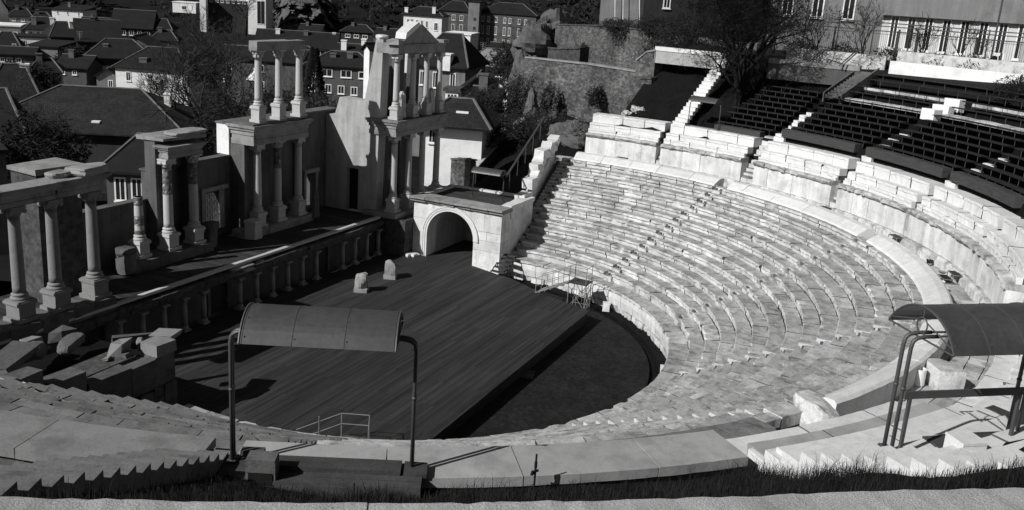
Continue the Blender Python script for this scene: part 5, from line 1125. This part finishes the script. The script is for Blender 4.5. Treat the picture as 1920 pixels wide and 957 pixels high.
# --- top and centre
house('large modern white framed block with black glass front at the top', 378, 475, 2, 46, 425, 4, 30, 'flat', 0, 'render_d', 'white', [(.08+.1*i, .02, .06, .1) for i in range(9)], name='office_building', cat='building')
house('white corner tower of the modern block at the top', 466, 498, -8, 48, 421, 4, 20, 'flat', 0, 'white', 'white', [(.5, .2, .45, .75)], name='office_building', cat='building')
house('white slab at the left end of the modern block', 375, 386, -8, 30, 421, 4, 20, 'flat', 0, 'white', 'white', name='office_building', cat='building')
house('small white boxes of a building beside the modern block', 325, 366, 6, 20, 430, 0, 12, 'flat', 0, 'white', 'white', [(.4, .4, .2, .5)], name='small_building', cat='building', drop=1)
house('dark roofed house with pale veranda left of the wing top', 480, 628, 90, 106, 232, 6, 12, 'gable', 4.2, 'render', wins=[(.55, .1, .12, .6), (.75, .1, .12, .6)], chim=[(.25, .4, 1, 5.5, 'white'), (.6, .4, 1, 5.5, 'ridge'), (.95, .5, .8, 5.2, 'white')])
house('house with white ridge lines on its dark hip roof behind the free columns', 505, 612, 122, 150, 185, 14, 12, 'hip', 3.6, 'rend_m')
house('grey house with a white window seen between the free columns', 410, 560, 115, 190, 168, -4, 9, 'gable', 2.2, 'rend_m', wins=[(.12, .1, .07, .16), (.08, .38, .09, .2), (.5, .1, .07, .18), (.5, .5, .07, .2)])
house('two storey grey house with two rows of white windows left of the wing', 575, 700, 128, 215, 152, 5, 10, 'hip', 2.4, 'rend_m', wins=[(.22, .05, .16, .16), (.5, .05, .16, .16), (.76, .06, .16, .15), (.1, .05, .07, .2), (.03, .36, .1, .18), (.27, .37, .1, .18), (.46, .38, .1, .18), (.65, .39, .1, .18), (.86, .4, .1, .18)], chim=[(.35, .3, .9, 2.6, 'ridge'), (.6, .3, .9, 3.0, 'ridge')])
house('white gable wall leaning beside the wing pier', 682, 692, 95, 126, 150, -30, 6, 'gabley', 1.2, 'white')
house('low house with tall white chimneys left of the wing pier', 630, 690, 104, 120, 165, 4, 8, 'gable', 1.8, 'ridge', chim=[(.2, .2, .9, 3.2, 'white'), (.75, .5, .8, 3.6, 'white')])
house('white ornate town house with tall windows behind the pediment', 755, 826, 32, 90, 262, 3, 12, 'hip', 2.6, 'white', wins=[(.09, .12, .06, .2), (.19, .12, .06, .2), (.32, .13, .06, .16), (.45, .14, .06, .16), (.58, .15, .06, .2), (.8, .18, .1, .25), (.09, .45, .07, .22), (.3, .45, .07, .22)], chim=[(.05, .1, .9, 2.6, 'white'), (.76, .15, .9, 3.4, 'white')])
W3 = [(.05, .08, .05, .13), (.12, .08, .05, .13), (.2, .08, .05, .13), (.04, .3, .05, .19), (.12, .3, .05, .19), (.2, .3, .05, .19), (.04, .58, .05, .16), (.12, .58, .05, .16), (.2, .58, .05, .16)]
house('left wing of the big grey institution with tall windows at the top', 822, 876, 24, 100, 332, 4, 14, 'hip', 4, 'rend_m', wins=[(u*3.4, v, .12, h) for u, v, w, h in W3], name='institution_building', cat='building')
house('square tower of the big grey institution', 874, 894, 8, 105, 329, 4, 14, 'flat', 0, 'render', wins=[(.5, .28, .25, .05), (.5, .45, .25, .05)], wm='rend_m', name='institution_building', cat='building')
house('right wing of the big grey institution with three rows of windows', 893, 1000, 30, 105, 332, 3, 14, 'hip', 4.5, 'rend_m', wins=[(u, v+.02*u, .045, h) for v, h in ((.07, .13), (.3, .2), (.6, .18)) for u in (.06, .16, .29, .44, .53, .69, .8)], name='institution_building', cat='building')
house('white flat building with a dark arched entrance behind the wing', 832, 880, 66, 104, 205, 2, 10, 'flat', 0, 'white', 'white', [(.1, .35, .8, .6)], name='arched_building', cat='building')
house('mansard roofed house with tall windows seen between the wing columns', 775, 868, 128, 215, 112, -3, 10, 'hip', 4.4, 'render', wins=[(.1, .1, .1, .3), (.36, .1, .1, .34), (.7, .1, .12, .34), (.68, .6, .12, .2)], chim=[(.6, .02, 1.4, 2.2, 'white')])
house('house with light striped sheet roof and two windows right of the wing', 858, 952, 136, 160, 150, -6, 11, 'hip', 4, 'white', 'postwhite', [(.12, .2, .1, .5), (.58, .12, .13, .6), (.82, .3, .08, .4)])
house('small white gable house in front of the striped roof', 856, 882, 146, 170, 128, 30, 9, 'gabley', 2.2, 'white', wins=[])
house('dark roofed outbuilding with dark windows below the striped roof', 876, 912, 150, 166, 126, -4, 6, 'shed', 1.4, 'rend_m', wins=[(.1, .2, .3, .7), (.55, .2, .3, .7)])
house('low roofed sheds right of the arched building', 915, 985, 98, 116, 190, 4, 8, 'gable', 1.6, 'rend_m', wins=[(.2, .25, .2, .5)], chim=[(.8, .2, .9, 2.6, 'white')])
house('pale wall with slanting dark roof above the tiled house', 860, 925, 178, 195, 100, 10, 7, 'gabley', 2.2, 'ridge')
house('white chimney house with three small openings above the tiled roof', 834, 858, 172, 200, 85, 4, 2, 'flat', 0, 'white', 'patch', [(.2, .2, .12, .3), (.45, .2, .12, .3), (.7, .2, .12, .3)], wm='ridge', name='chimney_block', cat='chimney', drop=1)
house('white plastered house with dark tiled roof right of the wing columns', 790, 900, 240, 322, 79, 2, 7, 'hip', 2.4, 'white', 'pantile', wins=[(.1, .06, .12, .32), (.6, .78, .14, .2)], ov=.9, chim=[(.6, .25, .9, 1.6, 'white')])
# --- grey tower and the pale school on the right
house('grey rendered tower block with pale pipes and peeling base', 1123, 1203, -60, 44, 112, -6, 10, 'flat', 0, 'render', name='tower_house', cat='building')
house('darker side block with a small window right of the grey tower', 1203, 1300, -60, 60, 111, 18, 8, 'flat', 0, 'render_d', wins=[(.36, .35, .14, .3)], name='tower_house', cat='building')
t = thing('drain_pipes', 'two thin pale drain pipes on the grey tower wall', 'pipe', far_point(1160, 40, 111.3)); g = G()
for x in (1153, 1168, 1199): g.tube([far_point(x, 38, 111.2), far_point(x+1, -50, 111.2)+U*0], .05, 5)
g.obj('pipes', 'white', t)
house('grey upper band of the pale school with a drain pipe at the right', 1640, 1906, -120, 36, 86.8, -24, 12, 'flat', 0, 'render', name='school_building', cat='building', drop=0)
house('pale school wall with a row of tall white framed windows', 1640, 1902, 37, 160, 87, -24, 11, 'flat', 0, 'school', 'render', [(.06+.118*i, .03, .062, .5) for i in range(8)], name='school_building', cat='building')
house('bright corner wall of the school at the right frame edge', 1897, 1990, -120, 200, 79, -24, 12, 'flat', 0, 'plaster_l', wins=[(.12, .78, .2, .18)], name='school_building', cat='building')
house('pale building behind the branches at the top right', 1440, 1660, -60, 60, 92, -10, 10, 'flat', 0, 'render', wins=[(.1, .4, .1, .4), (.35, .4, .1, .4), (.6, .4, .1, .4)], name='school_building', cat='building')
p = far_point(1864, 112, 80.0); t = thing('air_conditioner', 'boxy air conditioner hanging on the pale school wall', 'air conditioner', p); g = G(); g.obox(p, (1.3, .5, 1.0), -YAW+R(-24)); g.obj('case', 'white', t); g = G(); q = p-vd*.28-vr*.15; g.tube([q, q-vd*.02], .3, 14); g.obj('fan', 'black', t)
g = G(); p0 = far_point(1886, -30, 78.5); g.tube([p0, Vector((p0.x, p0.y, 15))], .07, 6); tag(g.obj('drain_pipe', 'steel'), 'dark drain pipe down the pale school wall', 'pipe')
g = G(); g.tube([far_point(1800, 132, 74), far_point(1872, 120, 77), far_point(1874, 105, 77)], .06, 6); tag(g.obj('street_lamp', 'black'), 'dark slanting lamp arm in front of the school wall', 'lamp')
for (x0, x1, ye, yb, D, yaw, dep, rf, rh, wl, wn, lab) in (
    (60, 98, 40, 52, 300, 10, 9, 'hip', 2.5, 'white', 2, 'small white house below the high white house on the left hill'),
    (150, 205, 50, 62, 290, -6, 9, 'gable', 2.5, 'render', 3, 'pale low house left of the long dark hall'),
    (20, 58, 32, 44, 310, 4, 8, 'hip', 2.6, 'render', 2, 'small grey house beside the white gabled house at the top left'),
    (285, 330, 78, 92, 230, 6, 8, 'hip', 2.6, 'rend_m', 2, 'grey cottage right of the blank gable wall'),
    (110, 160, 128, 146, 182, -8, 8, 'gable', 2.2, 'rend_m', 2, 'grey low house above the broad tiled roof'),
    (60, 112, 138, 158, 172, 10, 8, 'hip', 2.4, 'render', 2, 'pale little house between the dark roofs on the left'),
    (640, 700, 62, 76, 300, 4, 9, 'hip', 2.6, 'render_d', 3, 'dark house below the wooded hill left of the pediment'),
    (700, 750, 70, 86, 285, -4, 9, 'gable', 2.6, 'rend_m', 2, 'grey house left of the white ornate town house'),
    (905, 960, 128, 142, 165, 8, 8, 'hip', 2.2, 'white', 2, 'white low house behind the striped roof'),
    (885, 930, 196, 210, 96, 6, 6, 'gable', 1.6, 'rend_m', 1, 'grey shed right of the white chimney block'),
    (560, 600, 60, 72, 330, 0, 9, 'gable', 2.6, 'render', 2, 'pale house at the foot of the bare rock face')):
    house(lab, x0, x1, ye, yb, D, yaw, dep, rf, rh, wl, wins=[(.12+i*.8/wn, .25, .16, .45) for i in range(wn)], chim=[(.3, .4, .9, 4.0, 'ridge')])
for (px, py, D, hh, lab) in ((545, 95, 225, 4.5, 'thin roof aerial above the veranda house'), (650, 118, 160, 3.5, 'thin roof aerial left of the wing pier'), (150, 78, 215, 4, 'thin roof aerial on the big dark gabled house'), (905, 100, 190, 4, 'thin roof aerial by the arched building')):
    q = far_point(px, py, D); t = thing('roof_aerial', lab, 'aerial', q); g = G(); g.tube([q-U*4, q+U*hh*.5], .05, 4)
    for k in range(4): g.tube([q+U*(hh*.5-.35*k)-vr*(.7-.1*k), q+U*(hh*.5-.35*k)+vr*(.7-.1*k)], .03, 4)
    g.obj('mast', 'postwhite', t)
# --- domed lantern
p = far_point(478, 190, 120); t = thing('garden_lantern', 'tall garden lamp with a white dome hood left of the free columns', 'lamp', p); g = G(); g.tube([p-U*8, p+U*2.6], .08, 6); g.obj('pole', 'black', t); g = G(); g.lathe([(1.0, 2.6), (.9, 2.75), (.45, 3.3), (.12, 3.6), (.1, 4.0)], p, 14); g.obj('hood', 'white', t)
# --- rocky hill
from mathutils import noise as NZ
g = G(); vs = []; n = 60
for j in range(n+1):
    for k in range(n+1):
        u, v = k/n, j/n; ed = min(1, 3.5*min(u, 1-u)); x = 505+130*u; y = 70-85*v
        q = Vector((u*5, v*5, 2.0)); nz = NZ.fractal(q, 1.0, 2.0, 6); rg_ = NZ.ridged_multi_fractal(q*.8, 1.0, 2.0, 5, 1.0, 2.0)
        D = 478-34*ed+22*v-(nz*16+rg_*7)
        vs.append(far_point(x+6*nz, y+(1-ed)*26+6*nz, D))
g.add(vs, [(j*(n+1)+k, j*(n+1)+k+1, (j+1)*(n+1)+k+1, (j+1)*(n+1)+k) for j in range(n) for k in range(n)])
tag(g.obj('rock_outcrop', 'rock', smooth=False), 'pale bare rock face of the hill above the free columns', 'rock')
# --- trees in the town
for k, (px, pyb, D, h, sd_, lab) in enumerate(((395, 260, 118, 19, 31, 'large bare tree with many pale branches left of the free columns'), (340, 250, 125, 15, 32, 'bare tree left of the largest bare tree'), (440, 255, 112, 14, 33, 'bare tree in front of the domed garden lamp'), (300, 215, 140, 9, 34, 'small bare tree casting branches before the white corner house'),
    (95, 330, 95, 12, 35, 'dark bare tree in front of the left roofs'), (35, 240, 125, 10, 36, 'dark bare tree by the tent shaped roof'), (460, 60, 360, 24, 37, 'bare tree at the foot of the pale rock face'), (940, 200, 105, 8, 38, 'bare thin tree beside the grey rocks'), (1215, 135, 86, 6, 39, 'thin leafless sapling on the upper retaining wall'), (990, 130, 120, 9, 40, 'bare tree on the grey rock mass'), (420, 180, 135, 15, 41, 'bare tree standing behind the largest bare tree'), (375, 120, 165, 14, 42, 'bare tree right of the white corner house'), (600, 245, 108, 8, 43, 'low bare tree right of the free columns'))):
    b = far_point(px, pyb, D); bare_tree('bare_tree', lab, b-U*1.0, h, sd_, 5, .6, None, 'bare trees among the houses', fork=2 if k < 4 else 1, thick=2.2 if D < 200 else 5, tm='twig_l')
def conifer(px, pyb, D, h, label):
    b = far_point(px, pyb, D); t = thing('conifer', label, 'tree', b); g = G(); g.tube([b-U*2, b+U*h*.9], [h*.02, .03], 6); g.obj('trunk', 'bark', t); g = G()
    for _ in range(1600):
        u = rng.random()**.7; a = rng.uniform(0, 2*pi); r_ = h*.2*(1-u)*(.4+.6*rng.random())+.05; p = b+Vector((cos(a)*r_, sin(a)*r_, h*(.08+.92*u))); dd = Vector((cos(a), sin(a), -.35)); v = dd.orthogonal(); s_ = .3; g.add([p, p+dd*s_*1.6+v*.12, p+dd*s_*1.6-v*.12], [(0, 1, 2)])
    g.obj('crown', 'leaf', t)
conifer(588, 215, 130, 9, 'small dark conifer beside the right free column')
for k, (px, py, D, sz, n, lab) in enumerate(((250, 235, 130, (7, 4, 3), 3000, 'dark thicket behind the broad roof'), (450, 230, 105, (6, 5, 4), 5200, 'dark thicket behind the central block'), (560, 230, 110, (7, 4, 3.5), 5200, 'dark evergreen thicket right of the free columns'), (150, 112, 203, (4.5, 3, 2.4), 1800, 'dark trees between the white houses'), (70, 290, 88, (4, 4, 3.5), 4200, 'dark evergreen at the left behind the stage wing'), (640, 240, 98, (5, 4, 2), 3200, 'dark hedge under the two storey grey house'),
    (385, 120, 160, (6, 4, 4), 2800, 'dark tree crown right of the white corner house'), (30, 150, 170, (6, 5, 3), 1800, 'dark bush below the low house at the left'), (900, 215, 92, (3, 3, 2.5), 2200, 'dark tree right of the tiled roof'), (970, 120, 130, (4, 4, 3), 1800, 'dark bush left of the grey rocks'))):
    bush('dark_tree', lab, far_point(px, py, D), sz, int(n*(1.1 if px in (450, 560, 385) else 2.6)), .0022*D, None, 'tree')
# wooded hillside far behind: one mass
g = G(); rw = random.Random(5)
for _ in range(620):
    D = rw.uniform(440, 880); s = rw.uniform(-.6, .62)*D; z = land_z(D, s); c = CAM+vd*D+vr*s; hh = rw.uniform(6, 14)
    for q in range(36):
        d = Vector((rw.gauss(0, 1), rw.gauss(0, 1), rw.gauss(0, 1))).normalized(); p = Vector((c.x+d.x*hh*.45, c.y+d.y*hh*.45, z+hh*.55+d.z*hh*.5)); u = Vector((rw.gauss(0, 1), rw.gauss(0, 1), rw.gauss(0, 1))).normalized(); v = u.orthogonal(); s_ = hh*.16; g.add([p-u*s_-v*s_*.5, p+u*s_-v*s_*.4, p+u*s_*.7+v*s_*.6], [(0, 1, 2)])
stuff(g.obj('far_woods', 'leaf'))
